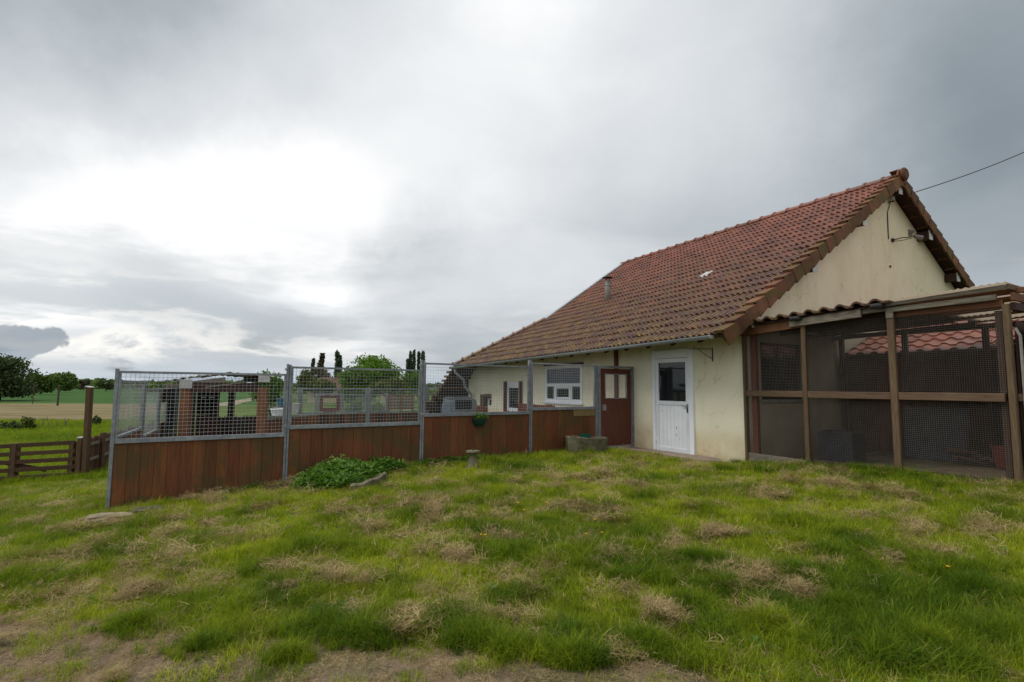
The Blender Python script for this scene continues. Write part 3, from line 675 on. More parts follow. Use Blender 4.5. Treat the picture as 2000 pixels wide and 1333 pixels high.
for zh in (z0+.22, z0+1.05, z1-.45):
    mb = MB(); mb.tube([(l0-.008, -.045, zh), (l0-.008, -.045, zh+.11)], .014, 6); mb.box(l0-.03, l0+.03, -.042, -.03, zh+.01, zh+.09); mb.build('hinge', 'white', door)
for (a, z, w, h, r_) in ((.55, .50, .012, .055, .2), (.54, .36, .010, .05, -.1), (.42, .53, .010, .012, 0), (.47, .28, .012, .006, 0), (.15, .86, .03, .008, .8), (.62, .31, .01, .012, 0), (.33, .22, .008, .01, 0)):
    mb = MB(); mb.box(l0+a-w/2, l0+a+w/2, -.0135, -.011, z0+z, z0+z+h); mb.build('paint_chip', 'rust', leaf)
# door's dark reveal behind glass
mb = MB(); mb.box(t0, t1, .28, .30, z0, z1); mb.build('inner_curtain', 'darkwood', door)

# ---- large white window
def window(name, t0, t1, z0, z1, fw, y=.0, label=None, cells=None, dep=.06):
    w = bpy.data.objects.new(name, None); COL.objects.link(w); w.parent = house
    if label: w['label'] = label
    mb = MB(); mb.box(t0, t0+fw, y-.02, y+dep, z0, z1); mb.box(t1-fw, t1, y-.02, y+dep, z0, z1); mb.box(t0+fw, t1-fw, y-.02, y+dep, z1-fw, z1); mb.box(t0+fw, t1-fw, y-.02, y+dep, z0, z0+fw)
    mb.build('window_frame', 'white', w)
    return w
w = window('large_window', *WI, .085, label='large white window with wide top light and three lower lights')
t0, t1, z0, z1 = WI; fz_ = z0+(z1-z0)*.47
mb = MB(); mb.box(t0+.085, t1-.085, -.02, .05, fz_-.04, fz_+.04); mb.box(t0+.085+.34, t0+.085+.42, -.022, .05, z0+.085, fz_-.04); mb.box(t1-.085-.42, t1-.085-.34, -.022, .05, z0+.085, fz_-.04); mb.build('mullion', 'white', w)
ca, cb = t0+.085+.42, t1-.085-.42
mb = MB(); f2 = .05; mb.box(ca, ca+f2, -.03, .04, z0+.09, fz_-.045); mb.box(cb-f2, cb, -.03, .04, z0+.09, fz_-.045); mb.box(ca+f2, cb-f2, -.03, .04, z0+.09, z0+.09+f2); mb.box(ca+f2, cb-f2, -.03, .04, fz_-.045-f2, fz_-.045); mb.build('sash', 'white', w)
for a, b2, c_, d_ in ((t0+.085, t1-.085, fz_+.04, z1-.085), (t0+.085, t0+.425, z0+.085, fz_-.04), (ca+f2, cb-f2, z0+.09+f2, fz_-.045-f2), (t1-.425, t1-.085, z0+.085, fz_-.04)):
    mb = MB(); mb.box(a, b2, .01, .02, c_, d_); mb.build('pane', 'glass', w)
mb = MB(); mb.box(t0-.04, t1+.04, -.05, .1, z1+.003, z1+.05); mb.build('lintel_strip', 'stub', w)
mb = MB(); mb.box(t0-.03, t1+.03, -.06, .1, z0-.045, z0-.003); mb.build('window_sill', 'white', w)
# ---- far narrow white door with brown shutters
w = window('narrow_white_door', *D2, .09, label='narrow white glazed door between brown shutter edges')
t0, t1, z0, z1 = D2
mb = MB(); mb.box(t0+.09, t1-.09, 0, .04, z0+.09, .72); mb.box(t0+.09, t1-.09, 0, .04, 1.34, z1-.09); mb.build('lower_panel', 'white', w)
mb = MB(); mb.box(t0+.09, t1-.09, .01, .03, .72, 1.34); mb.build('pane', 'glass', w)
for a in (t0-.13, t1+.04): mb = MB(); mb.box(a, a+.085, -.09, -.005, z0+.3, z1+.02); mb.build('shutter', 'doorwood', w)
# ---- small window in a deep reveal
w = window('small_window', W2[0]+.35, W2[1]-.02, W2[2], W2[3]-.12, .05, y=.12, label='small white window set deep in a brown-edged reveal')
mb = MB(); mb.box(W2[0]+.40, W2[1]-.07, .14, .15, W2[2]+.05, W2[3]-.17); mb.build('pane', 'glass', w)
mb = MB(); mb.box(W2[0]-.02, W2[0]+.30, -.02, .2, W2[2]-.02, W2[3]); mb.box(W2[0]+.30, W2[1], -.02, .2, W2[3]-.10, W2[3]+.02); mb.build('window_surround', 'oldwood', w)
mb = MB(); mb.box(TL, TL+.28, .5, 3.0, .2, 1.8); mb.build('end_boarding', 'darkwood', house)
# gable window seen through the aviary
w = bpy.data.objects.new('gable_window', None); COL.objects.link(w); w.parent = house
mb = MB(); s0, s1, z0, z1 = GW[0], GW[1], GW[2], GW[3]
mb.box(-.06, -.01, s0, s0+.05, z0, z1); mb.box(-.06, -.01, s1-.05, s1, z0, z1); mb.box(-.06, -.01, s0+.05, s1-.05, z0, z0+.05); mb.box(-.06, -.01, s0+.05, s1-.05, z1-.05, z1); mb.build('window_frame', 'darkwood', w)
mb = MB(); mb.box(-.05, -.04, s0+.05, s1-.05, z0+.05, z1-.05); mb.build('pane', 'glass', w)
mb = MB(); mb.box(-.02, .05, s0-.03, s1+.03, z0-.05, z0-.003); mb.build('window_sill', 'concrete', w)
# brown timber post against the wall, lamp under the eave, wall bracket
mb = MB(); tp, _ = wl(1205, 690); mb.box(tp-.045, tp+.045, -.06, -.002, 0, 2.46); mb.build('wall_post', 'doorwood', house)
lt_, lz = wl(1165, 683)
mb = MB(); mb.lathe([(.02, lz-.09), (.055, lz-.07), (.065, lz-.02), (.035, lz+.03)], 10, (lt_, -.10)); mb.bar((lt_, -.1, lz+.02), (lt_, 0, lz+.05), .03, .03); mb.build('bulkhead_lamp', 'black', house)
# concrete lip at the foot of the wall
mb = MB()
for k in range(2): pass
br = thing('wall_bracket', 'thin black iron hanging basket bracket beside the white door', 'bracket', C_, HROT)
bt, bz = wl(1392, 682); bt2, _ = wl(1367, 681)
mb = MB(); mb.bar((bt, -.012, bz+.02), (bt, -.012, bz-.24), .022, .008, (1, 0, 0)); mb.build('back_plate', 'black', br)
mb = MB(); L = .34; mb.tube([(bt, -.015, bz), (bt-.16, -L*.72, bz+.0), (bt-.19, -L*.95, bz+.02)], .0075, 6); mb.tube([(bt, -.015, bz-.19), (bt-.07, -.12, bz-.12), (bt-.14, -L*.68, bz-.01)], .006, 6)
mb.tube([(bt-.19, -L*.95, bz+.02)]+[(bt-.19+.03*(1-cos(a))*.6, -L*.95, bz-.01+.03*cos(a)) for a in (0, 1, 2, 3, 4, 5)], .005, 5); mb.build('scrolled_arm', 'black', br)
# cable, insulators, spotlight on the gable
sb, zb_ = gl(1735, 393); ins = thing('cable_anchor', 'small insulator and bracket holding the overhead cable on the gable', 'bracket', C_, HROT)
mb = MB(); mb.bar((0, sb, zb_-.04), (.12, sb, zb_-.04), .02, .02); mb.bar((.10, sb-.04, zb_-.05), (.10, sb+.05, zb_), .02, .03); mb.build('bracket_arm', 'rust', ins)
mb = MB(); mb.lathe([(.03, zb_-.02), (.045, zb_), (.03, zb_+.03), (.045, zb_+.05), (.025, zb_+.09)], 10, (.1, sb)); mb.build('insulator', 'whitecap', ins, smooth=True)
mb = MB(); mb.tube([(.03, sb+.04, zb_+.0), (.02, sb-.02, zb_-.15), (.012, sb-.10, zb_-.3), (.012, sb-.12, zb_-.75)], .009, 5); mb.tube([(.012, sb-.10, zb_-.32), (.012, sb-.115, zb_-.95)], .011, 5); mb.build('drop_wire', 'rust', ins)
p0 = hw(.08, sb+.02, zb_+.02); pE = hw(.6, sb+1.0, zb_+.35)
pFar = P(2300, 130, 12.5)
pts = []
for k in range(25):
    u_ = k/24; q = p0.lerp(pFar, u_); q.z -= .35*sin(pi*u_); pts.append(q)
mb = MB(); mb.tube(pts, .011, 6); tag(mb.build('overhead_cable', 'black'), 'black overhead cable running from the gable off to the right', 'cable')
sp = thing('spotlight', 'old double spotlight on a bent arm in the middle of the gable', 'light', C_, HROT); s1_, z1_ = gl(1742, 470)
mb = MB(); mb.lathe([(.05, 0), (.05, .03), (.03, .05)], 10); mb.v = [(z, s1_+x, z1_+y) for x, y, z in mb.v]; mb.build('wall_plate', 'rust', sp)
mb = MB(); mb.tube([(.03, s1_, z1_), (.20, s1_+.03, z1_+.02), (.32, s1_+.14, z1_+.02), (.36, s1_+.22, z1_+.06)], .012, 6); mb.tube([(.03, s1_, z1_-.03), (.2, s1_+.04, z1_-.04), (.34, s1_+.18, z1_+.0)], .008, 6); mb.build('arm', 'rust', sp)
mb = MB(); mb.tube([(.32, s1_+.12, z1_+.04), (.34, s1_+.12, z1_+.11), (.37, s1_+.10, z1_+.19)], [.03, .055, .07], 8); mb.build('lamp_head', 'concrete', sp)
mb = MB(); mb.tube([(.36, s1_+.22, z1_+.05), (.40, s1_+.29, z1_+.03), (.45, s1_+.37, z1_+.0)], [.03, .055, .07], 8); mb.build('lamp_head', 'concrete', sp)
mb = MB(); sx, zx = gl(1738, 521); mb.lathe([(.03, 0), (.03, .02)], 8); mb.v = [(z, sx+x, zx+y) for x, y, z in mb.v]; mb.build('wall_stud', 'rust', house)

# doorstep slab along the wall
mb = MB(); pts = [(-3.2, -.02), (-.55, -.02), (-.25, -.30), (-.7, -.52), (-2.0, -.60), (-3.2, -.55)]
vs = []
for x, y in pts: q = hw(x, y, 0); vs.append((q.x, q.y, max(.03, gz(q.x, q.y)+.06)))
vb = [(x, y, z-.25) for x, y, z in vs]; n = len(vs)
mb.add(vs+vb, [tuple(range(n)), tuple(reversed(range(n, 2*n)))]+[(i, (i+1) % n, n+(i+1) % n, n+i) for i in range(n)])
tag(mb.build('doorstep_slab', 'slab', bevel=.01), 'pinkish concrete slab in front of the white door', kind='structure')
# ================================================================== KENNEL FENCE (frame: u along the fence, v behind it, z)
def fw_(u_, v_, z): return FA+FU*u_+FN*v_+Vector((0, 0, z))
posts_px = [(228, 212), (562, 556), (823, 821), (1035, 1035), (1164, 1164)]
us = [0.0]+[fl(b2, y)[0] for b2, y in ((560, 830), (823.5, 800), (1035, 800), (1164, 800))]
ug = fl(1236, 800)[0]
tops = [1.53, 1.645, 1.77, 1.845]; mids = [.655, .760, .893, .962]
fence = thing('kennel_fence', 'kennel fence of stained boards with galvanised mesh panels above', 'fence', FA, FROT)
def wiremesh(u0, u1, z0, z1, step, r, v=0, wob=0):
    mb = MB(); nu = max(2, int(round((u1-u0)/step))); nz = max(2, int(round((z1-z0)/step)))
    def strip(p, q, o1, o2):
        vs = [Vector(p)+o1, Vector(p)+o2, Vector(p)-o1, Vector(p)-o2, Vector(q)+o1, Vector(q)+o2, Vector(q)-o1, Vector(q)-o2]
        mb.add(vs, [(0, 1, 5, 4), (1, 2, 6, 5), (2, 3, 7, 6), (3, 0, 4, 7)])
    for i in range(1, nu):
        x = u0+(u1-u0)*i/nu; strip((x, v, z0), (x, v, z1), Vector((r, 0, 0)), Vector((0, r, 0)))
    for i in range(1, nz):
        z = z0+(z1-z0)*i/nz; strip((u0, v+r*1.6, z), (u1, v+r*1.6, z), Vector((0, 0, r)), Vector((0, r, 0)))
    return mb
for i in range(4):
    ua, ub = us[i]+(.034 if i else .022), us[i+1]-.034; zt, zm = tops[i], mids[i]
    ba = min(gz(*fw_(ua, 0, 0)[:2]), gz(*fw_(ub, 0, 0)[:2])); za = gz(*fw_(ua, 0, 0)[:2]); zb2 = gz(*fw_(ub, 0, 0)[:2])
    pn = bpy.data.objects.new('mesh_panel', None); COL.objects.link(pn); pn.parent = fence
    mb = MB(); mb.box(ua, ua+.026, -.02, .02, zm-.04, zt); mb.box(ub-.026, ub, -.02, .02, zm-.04, zt); mb.box(ua+.026, ub-.026, -.02, .02, zt-.032, zt-.002)
    mb.box(ua+.001, ub-.001, -.03, .022, zm-.045, zm); mb.box(ua, ub, -.045, -.028, zm-.055, zm-.045+.012)
    mb.build('panel_frame', 'galv', pn)
    wiremesh(ua+.02, ub-.02, zm, zt-.03, .0508, .0018).build('wire_mesh', 'wire', pn, fix=False)
    bp = bpy.data.objects.new('board_panel', None); COL.objects.link(bp); bp.parent = fence
    nb_ = [14, 13, 13, 10][i]; bw = (ub-ua)/nb_
    for k in range(nb_):
        u0 = ua+k*bw; zg0 = za+(zb2-za)*(k+.5)/nb_ - (.02 if i else -.02)
        mb = MB(); yy = random.uniform(-.003, .003)
        mb.box(u0+.0006, u0+bw-.0006, -.012+yy, .012+yy, zg0, zm-.052+random.uniform(-.004, 0)); mb.build('board', 'board', bp, bevel=.004)
    mb = MB(); mb.bar((ua, .016, zm-.35), (ub, .016, zm-.35), .02, .05); mb.build('back_rail', 'galv', bp)
# bottom rail / sill of the first panel
mb = MB(); mb.bar((.04, -.005, gz(*fw_(0, 0, 0)[:2])+.03), (us[1]-.05, -.005, gz(*fw_(us[1], 0, 0)[:2])+.01), .05, .07); mb.build('bottom_rail', 'galv', fence)
ptop = [1.55, 1.68, 1.81, 1.885]
for i, u_ in enumerate(us):
    zg = gz(*fw_(u_, 0, 0)[:2])-.12; pt = ptop[i] if i < 4 else 1.86
    if i == 0:
        mb = MB(); mb.box(-.022, .020, -.02, .02, zg+.08, pt); mb.box(-.027, .025, -.025, .025, pt, pt+.006); mb.build('post', 'galv', fence, bevel=.003)
    else:
        mb = MB(); mb.box(u_-.032, u_-.003, -.03, .035, zg, pt); mb.box(u_+.003, u_+.032, -.036, .035, zg, pt-.012)
        mb.box(u_-.003, u_+.003, -.015, .015, zg, pt-.03); mb.build('post', 'galv', fence, bevel=.003)
        mb = MB(); mb.box(u_-.05, u_+.05, -.042, -.036, mids[min(i, 3)]-.03, mids[min(i, 3)]+.015); mb.box(u_-.06, u_-.045, -.05, .0, (pt if i < 4 else 1.8)-.10, (pt if i < 4 else 1.8)-.07); mb.build('clamp', 'galv', fence)
# yellowish wooden strip near the gate on the last boards
u0, z0 = fl(1120, 800); u1, z1 = fl(1157, 812)
mb = MB(); mb.box(u0-.02, us[4]-.055, -.032, -.0145, z1-.0, z0+.0); mb.build('patch_board', 'palewood', fence)

# gate
gate = thing('kennel_gate', 'brown kennel gate with small mesh window and padlock against the house', 'gate', FA, FROT)
ga, gb = us[4]+.05, ug; zt = 1.835; zb0 = gz(*fw_((ga+gb)/2, 0, 0)[:2])+.04
mb = MB(); mb.box(ga, ga+.045, -.03, .03, zb0-.02, zt); mb.box(gb-.05, gb, -.035, .035, zb0-.1, zt+.002); mb.box(ga+.045, gb-.05, -.03, .03, zt-.05, zt); mb.box(ga+.045, gb-.05, -.03, .03, zb0-.02, zb0+.02); mb.build('gate_frame', 'galv', gate, bevel=.003)
mb = MB(); mb.box(ga+.055, ga+.075, -.02, .02, zb0+.03, zt-.06); mb.box(gb-.075, gb-.058, -.02, .02, zb0+.03, zt-.06); mb.box(ga+.075, gb-.075, -.02, .02, zb0+.03, zb0+.055); mb.build('leaf_frame', 'galv', gate)
wu0, wz1 = fl(1181, 731); wu1, wz0 = fl(1223, 778)
la, lb = ga+.075, gb-.075
mb = MB(); mb.box(la, wu0, -.012, .012, zb0+.055, zt-.06); mb.box(wu1, lb, -.012, .012, zb0+.055, zt-.06); mb.box(wu0, wu1, -.012, .012, wz1, zt-.06); mb.box(wu0, wu1, -.012, .012, zb0+.055, wz0); mb.build('gate_panel', 'doorwood', gate)
mb = MB(); mb.box(wu0-.012, wu0+.01, -.018, .015, wz0-.012, wz1+.012); mb.box(wu1-.01, wu1+.012, -.018, .015, wz0-.012, wz1+.012); mb.box(wu0+.01, wu1-.01, -.018, .015, wz1-.01, wz1+.012); mb.box(wu0+.01, wu1-.01, -.018, .015, wz0-.012, wz0+.01); wf = mb.build('window_frame', 'galv', gate)
wiremesh(wu0, wu1, wz0, wz1, .05, .0022).build('wire_mesh', 'wire', wf, fix=False)
lu, lz_ = fl(1180, 797)
mb = MB(); mb.box(lu-.06, lu+.045, -.022, -.0125, lz_-.06, lz_+.07); mb.build('lock_plate', 'concrete', gate)
mb = MB(); mb.tube([(lu, -.03, lz_-.04), (lu, -.03, lz_+.01)], .018, 8); mb.tube([(lu-.015, -.03, lz_+.01), (lu-.015, -.03, lz_+.035), (lu+.015, -.03, lz_+.035), (lu+.015, -.03, lz_+.01)], .004, 5); mb.build('padlock', 'zinc', gate)

# hanging planter
pu, pz = fl(934, 818)
pl_ = thing('hanging_planter', 'dark green half-bowl planter with bright leaves hooked on the fence', 'planter', FA, FROT)
mb = MB(); prof = [(.04, -.135), (.085, -.12), (.115, -.07), (.13, -.012)]; n = 12; vs = []
for r_, z in prof+[(.135, -.012), (.135, .008), (.115, .008), (.10, -.03)]:
    for k in range(n+1): a = -pi*k/n; vs.append((pu+r_*cos(a)*1.05, -.034+r_*sin(a)*.95, pz+z))
fs_ = []
for j in range(7):
    for k in range(n): fs_.append((j*(n+1)+k, j*(n+1)+k+1, (j+1)*(n+1)+k+1, (j+1)*(n+1)+k))
mb.add(vs, fs_); mb.add([vs[j*(n+1)] for j in range(8)]+[vs[j*(n+1)+n] for j in range(8)], [(j, j+1, 9+j, 8+j) for j in range(7)]); mb.build('bowl', 'dgreenpl', pl_, fix=False)
mb = MB(); mb.add([vs[7*(n+1)+k] for k in range(n+1)], [tuple(range(n+1))]); mb.build('potting_soil', 'dirt', pl_, fix=False)
def leafmat(name, c1, c2, tr=.35, rough=.55, inst_=True, vein=True):
    m, nt, b_ = newmat(name); t = NT(nt); at = t.n('ShaderNodeAttribute'); at.attribute_name = 'tint'; at.attribute_type = 'INSTANCER' if inst_ else 'GEOMETRY'
    pos = t.coord(False); n = t.noise(pos, 2.2, 5, .6)
    f = t.math('ADD', t.math('MULTIPLY', at.outputs['Fac'], .75), t.math('MULTIPLY', t.math('SUBTRACT', n, .5), .9), clamp=True)
    c = t.mix(f, c1, c2); at3 = t.n('ShaderNodeAttribute'); at3.attribute_name = 'var'; at3.attribute_type = 'GEOMETRY'
    c = t.mix(1., c, t.ramp(at3.outputs['Fac'], [(0., .62), (1., 1.3)]), 'MULTIPLY')
    t.l(c, b_.inputs['Base Color']); b_.inputs['Roughness'].default_value = rough; b_.inputs['Specular IOR Level'].default_value = .15
    tl = t.n('ShaderNodeBsdfTranslucent'); t.l(t.mix(1., c, (1.2, 1.35, .7), 'MULTIPLY'), tl.inputs[0]); mx = t.n('ShaderNodeMixShader'); mx.inputs[0].default_value = tr
    t.l(b_.outputs[0], mx.inputs[1]); t.l(tl.outputs[0], mx.inputs[2]); t.l(mx.outputs[0], nt.nodes['Material Output'].inputs[0]); return m
M['lf_bright'] = leafmat('bright_leaf', (.09, .20, .02), (.15, .27, .03), inst_=False)
def leafcluster(name, matn, pts, size, parent=None, seed=1, fold=.25, asp=.75, upb=.6):
    """many small folded leaves (2 quads each) at the points"""
    r_ = random.Random(seed); mb = MB(); var = []
    for p in pts:
        L = size*r_.uniform(.6, 1.25); w = L*asp; nrm = Vector((r_.gauss(0, 1), r_.gauss(0, 1), abs(r_.gauss(0, 1))+upb)).normalized()
        d = Vector((r_.gauss(0, 1), r_.gauss(0, 1), r_.gauss(0, .5))); d = (d-nrm*d.dot(nrm)).normalized(); s_ = d.cross(nrm); p = Vector(p)
        a, b2, c_, e = p-d*L*.5, p+d*L*.5, p+s_*w*.5+nrm*L*fold*.5-d*L*.05, p-s_*w*.5+nrm*L*fold*.5-d*L*.05
        mb.add([a, b2, c_, e], [(0, 2, 1), (0, 1, 3)]); k = r_.random(); var += [k, k]
    me = mb.mesh(name, matn, fix=False); at = me.attributes.new('var', 'FLOAT', 'FACE'); at.data.foreach_set('value', var)
    at = me.attributes.new('tint', 'FLOAT', 'FACE'); at.data.foreach_set('value', [r_.random() for _ in var])
    o = bpy.data.objects.new(name, me); COL.objects.link(o)
    if parent: o.parent = parent
    return o
leafcluster('foliage', 'lf_bright', [(pu+random.gauss(0, .055), -.10+random.gauss(0, .03), pz+.01+abs(random.gauss(.02, .045))) for _ in range(90)], .05, pl_, 3)

# ================================================================== AVIARY (house frame)
av = thing('aviary', 'timber aviary covered in fine mesh built onto the gable end of the house', 'aviary', C_, HROT)
AP = [0.05, 1.145, 2.41, 3.645]; AD = 3.05
gzl = lambda t_, s_: gz(*hw(t_, s_, 0)[:2])
def beam(p, q, w, h, mt, nm='beam', par=None, **k): mb = MB(); mb.bar(p, q, w, h); return mb.build(nm, mt, par or av, bevel=.006, **k)
# front posts
for i, t_ in enumerate(AP):
    zg = gzl(t_, 0)-.1; w_ = .075 if i in (0,) else .085; mt = 'oldwoodv'
    if i == 3: mb = MB(); mb.box(t_-.03, t_+.035, -.04, .04, zg, 2.40)
    elif i == 2: mb = MB(); mb.box(t_-.045, t_+.045, -.065, -.012, zg, 2.46)
    elif i == 1: mb = MB(); mb.box(t_-.035, t_+.035, -.06, -.012, zg, 2.40)
    else: mb = MB(); mb.box(t_-.03, t_+.02, -.055, .03, zg, 2.36)
    mb.build('post', mt, av, bevel=.006)
mb = MB(); mb.box(.13, .23, .03, .10, 0, 2.33); mb.build('inner_post', 'doorwood', av)
mb = MB(); mb.box(AP[3]-.12, AP[3]-.06, .02, .08, 0, 2.33); mb.build('inner_post', 'darkwood', av)
# mid rails, bottom board
for a, b2 in ((.08, AP[1]-.037), (AP[1]+.037, AP[2]-.048), (AP[2]+.048, AP[3]-.057)):
    zc = 1.275 if a < 1 else 1.27; beam((a, -.03, zc), (b2, -.03, zc), .05, .105, 'oldwood', 'mid_rail')
beam((.03, -.01, .17), (1.10, -.01, .16), .04, .14, 'greywood', 'bottom_board')
beam((AP[1]+.04, .03, gzl(1.7, 0)+.03), (AP[3]-.05, .03, gzl(3, 0)+.03), .04, .12, 'darkwood', 'bottom_board')
# top beams
beam((-.0, -.03, 2.365), (1.20, -.03, 2.43), .05, .15, 'orangewood', 'top_beam')
beam((.95, -.085, 2.425), (2.05, -.085, 2.47), .035, .12, 'greywood', 'top_beam')
beam((1.2, -.03, 2.47), (2.36, -.03, 2.52), .05, .10, 'greywood', 'top_beam')
beam((2.36, -.05, 2.475), (3.58, -.05, 2.49), .045, .07, 'greywood', 'top_beam')
beam((2.3, -.09, 2.545), (3.68, -.09, 2.60), .03, .05, 'greywood', 'fascia_board')
beam((2.45, .02, 2.415), (3.62, .02, 2.42), .05, .09, 'orangewood', 'top_beam')
for t_ in (AP[1]-.02, AP[2]-.08): # rounded black rafter noses
    mb = MB(); mb.tube([(t_-.10, -.20, 2.44+.04*t_), (t_+.0, -.13, 2.45+.04*t_), (t_+.12, .10, 2.47+.04*t_)], [.035, .045, .045], 8); mb.build('pole_end', 'black', av)
mb = MB(); mb.box(AP[2]-.045, AP[2]+.045, -.075, -.066, 2.36, 2.50); mb.build('post_cap', 'greywood', av)
# roof: clay tiles on the left part, translucent corrugated sheet on the right
def az(t_, s_): return 2.505+.035*t_-.0*s_ + .015*s_
mb = MB(); mb.add([(0.01, -.10, az(0, 0)-.03), (2.42, -.10, az(2.42, 0)-.03), (2.42, AD+.1, az(2.42, AD)-.03), (.01, AD+.1, az(0, AD)-.03), (0.01, -.10, az(0, 0)-.05), (2.42, -.10, az(2.42, 0)-.05), (2.42, AD+.1, az(2.42, AD)-.05), (.01, AD+.1, az(0, AD)-.05)], [(0, 1, 2, 3), (7, 6, 5, 4), (0, 4, 5, 1), (1, 5, 6, 2), (2, 6, 7, 3), (3, 7, 4, 0)]); mb.build('roof_boarding', 'darkwood', av)
canal = tile_mesh('roof_tile', 'tile', 1, .055)
for r_ in range(9):
    for k in range(10):
        t0 = .03+k*.24; o = inst('roof_tile', canal, av, mw=Matrix.Translation((t0+random.uniform(-.008, .008), -.17+r_*.335, az(t0, r_*.335)-.025)) @ Matrix.Rotation(.05, 4, 'X') @ Matrix.Rotation(-.035, 4, 'Y')); o['tone'] = random.random()*.6
mb = MB(); N_ = 70; vs = []
for j, s_ in enumerate((-.16, AD+.1)):
    for k in range(N_+1): t_ = 2.36+1.34*k/N_; vs.append((t_, s_, az(t_, 0)-.03*(s_+.16)+.014+.008*sin(k*pi/2*.98)))
mb.add(vs, [(k, k+1, N_+2+k, N_+1+k) for k in range(N_)]); mb.build('corrugated_sheet', 'sheet', av, fix=False)
for k, s_ in enumerate((.15, .8, 1.5, 2.2, 2.85)): beam((2.3, s_, 2.52), (3.78, s_, 2.575), .05, .07, 'orangewood', 'purlin')
for k, s_ in enumerate((.15, 1.1, 2.0, 2.85)): beam((.02, s_, 2.40), (2.4, s_, 2.47), .05, .08, 'darkwood', 'purlin')
# right-hand side of the aviary
xR = 3.70
beam((xR, -.1, 2.60), (xR, AD, 2.62), .03, .07, 'oldwood', 'side_fascia'); beam((xR+.02, -.05, 2.48), (xR+.02, AD, 2.50), .03, .10, 'orangewood', 'side_fascia'); beam((xR+.0, .02, 2.37), (xR, AD, 2.37), .05, .10, 'darkwood', 'top_beam')
beam((xR, .03, 1.27), (xR, AD, 1.27), .04, .09, 'oldwood', 'side_rail')
for s_ in (.95, 1.9, AD): mb = MB(); mb.box(xR-.07, xR+.02, s_-.04, s_+.04, 0, 2.32); mb.build('post', 'oldwoodv', av)
mb = MB(); mb.tube([(xR+.06, -.02, .55), (xR+.06, -.02, 2.0), (xR+.02, -.02, 2.10)], .016, 8); mb.build('side_pipe', 'concrete', av)
mb = MB(); mb.box(xR+.06, xR+.075, .10, 1.4, .15, 2.15); mb.build('side_board', 'darkwood', av)
# fine mesh
for (a, b2, z0, z1) in ((.05, AP[1], .22, 1.23), (.05, AP[1], 1.32, 2.33), (AP[1], AP[2], gzl(1.7, 0)-.02, 1.23), (AP[1], AP[2], 1.32, 2.40), (AP[2], AP[3], gzl(3, 0)-.02, 1.23), (AP[2], AP[3], 1.32, 2.38)):
    wiremesh(a, b2, z0, z1, .0254, .0008, v=-.008).build('fine_mesh', 'finewire', av, fix=False)
# back of the aviary: posts, rails, dark boarding at the foot
for t_ in (.1, 1.25, 2.45, xR-.02): mb = MB(); mb.box(t_-.04, t_+.04, AD-.04, AD+.04, 0, 2.45); mb.build('post', 'darkwood', av)
for z in (1.25, 2.44): beam((.1, AD, z), (xR, AD, z), .05, .09, 'darkwood', 'back_rail')
for k in range(11):  # boards closing the right side, added to darken the interior
    s_ = .12+k*.26; mb = MB(); mb.box(xR-.03, xR-.01, s_, s_+.25, .1, 2.2); mb.build('side_shade_board', 'darkwood', av)
# bare earth floor
mb = MB(); mb.add([(.0, .04, gzl(.2, .1)+.03), (xR, .04, gzl(3.6, .1)+.03), (xR, AD, .12), (0, AD, .08)], [(0, 1, 2, 3)]); o = mb.build('aviary_floor', 'dirt'); o.location = C_; o.rotation_euler = (0, 0, HROT); tag(o, 'dark earth floor inside the aviary', kind='structure')
# things inside the aviary
def inner(name, label, cat, t_, s_, z=None): return thing(name, label, cat, hw(t_, s_, gzl(t_, s_)+.02 if z is None else z), HROT)
o = inner('grey_crate', 'grey-blue plastic crate on the aviary floor beside the second post', 'crate', 1.05, 1.1)
mb = MB(); mb.box(-.28, .28, -.2, .2, 0, .03); mb.box(-.28, -.26, -.2, .2, .03, .5); mb.box(.26, .28, -.2, .2, .03, .5); mb.box(-.26, .26, -.2, -.18, .03, .5); mb.box(-.26, .26, .18, .2, .03, .5); mb.build('crate_body', 'greypl', o)
mb = MB(); mb.box(-.295, .295, -.215, -.2, .44, .5); mb.box(-.295, .295, .2, .215, .44, .5); mb.build('rim', 'greypl', o)
o = inner('leaning_sheet', 'grey-blue sheet leaning inside the aviary behind the middle post', 'sheet', 1.95, 2.1)
mb = MB(); mb.bar((-.45, 0, 0), (-.45, .25, .85), .04, .03); mb.bar((.45, 0, 0), (.45, .25, .85), .04, .03); mb.build('side_batten', 'darkwood', o); mb = MB(); mb.add([(-.45, -.01, 0), (.45, -.01, 0), (.45, .24, .85), (-.45, .24, .85), (-.45, .005, 0), (.45, .005, 0), (.45, .255, .85), (-.45, .255, .85)], [(0, 1, 2, 3), (7, 6, 5, 4), (0, 4, 5, 1), (3, 2, 6, 7), (0, 3, 7, 4), (1, 5, 6, 2)]); mb.build('sheet', 'greypl', o)
o = inner('red_bucket', 'faded red bucket standing far inside the aviary', 'bucket', 3.0, 1.7)
mb = MB(); mb.lathe([(.10, 0), (.14, .28), (.15, .28), (.15, .31), (.13, .31), (.10, .05)], 14); mb.build('bucket_body', 'redpl', o, smooth=False)
mb = MB(); mb.tube([(.145*cos(a), .145*sin(a)*.3, .29-.10*sin(a)) for a in [pi*k/8 for k in range(9)]], .004, 5); mb.build('handle', 'black', o)
o = inner('broken_tile_pile', 'low heap of broken red tiles on the aviary floor', 'tiles', 2.6, 1.9)
for k in range(5): inst('broken_tile', tile_me, o, loc=(random.uniform(-.3, .3), random.uniform(-.12, .12), .02+.03*k), rot=(random.uniform(-.2, .2), random.uniform(-.2, .2), random.uniform(-1, 1)))

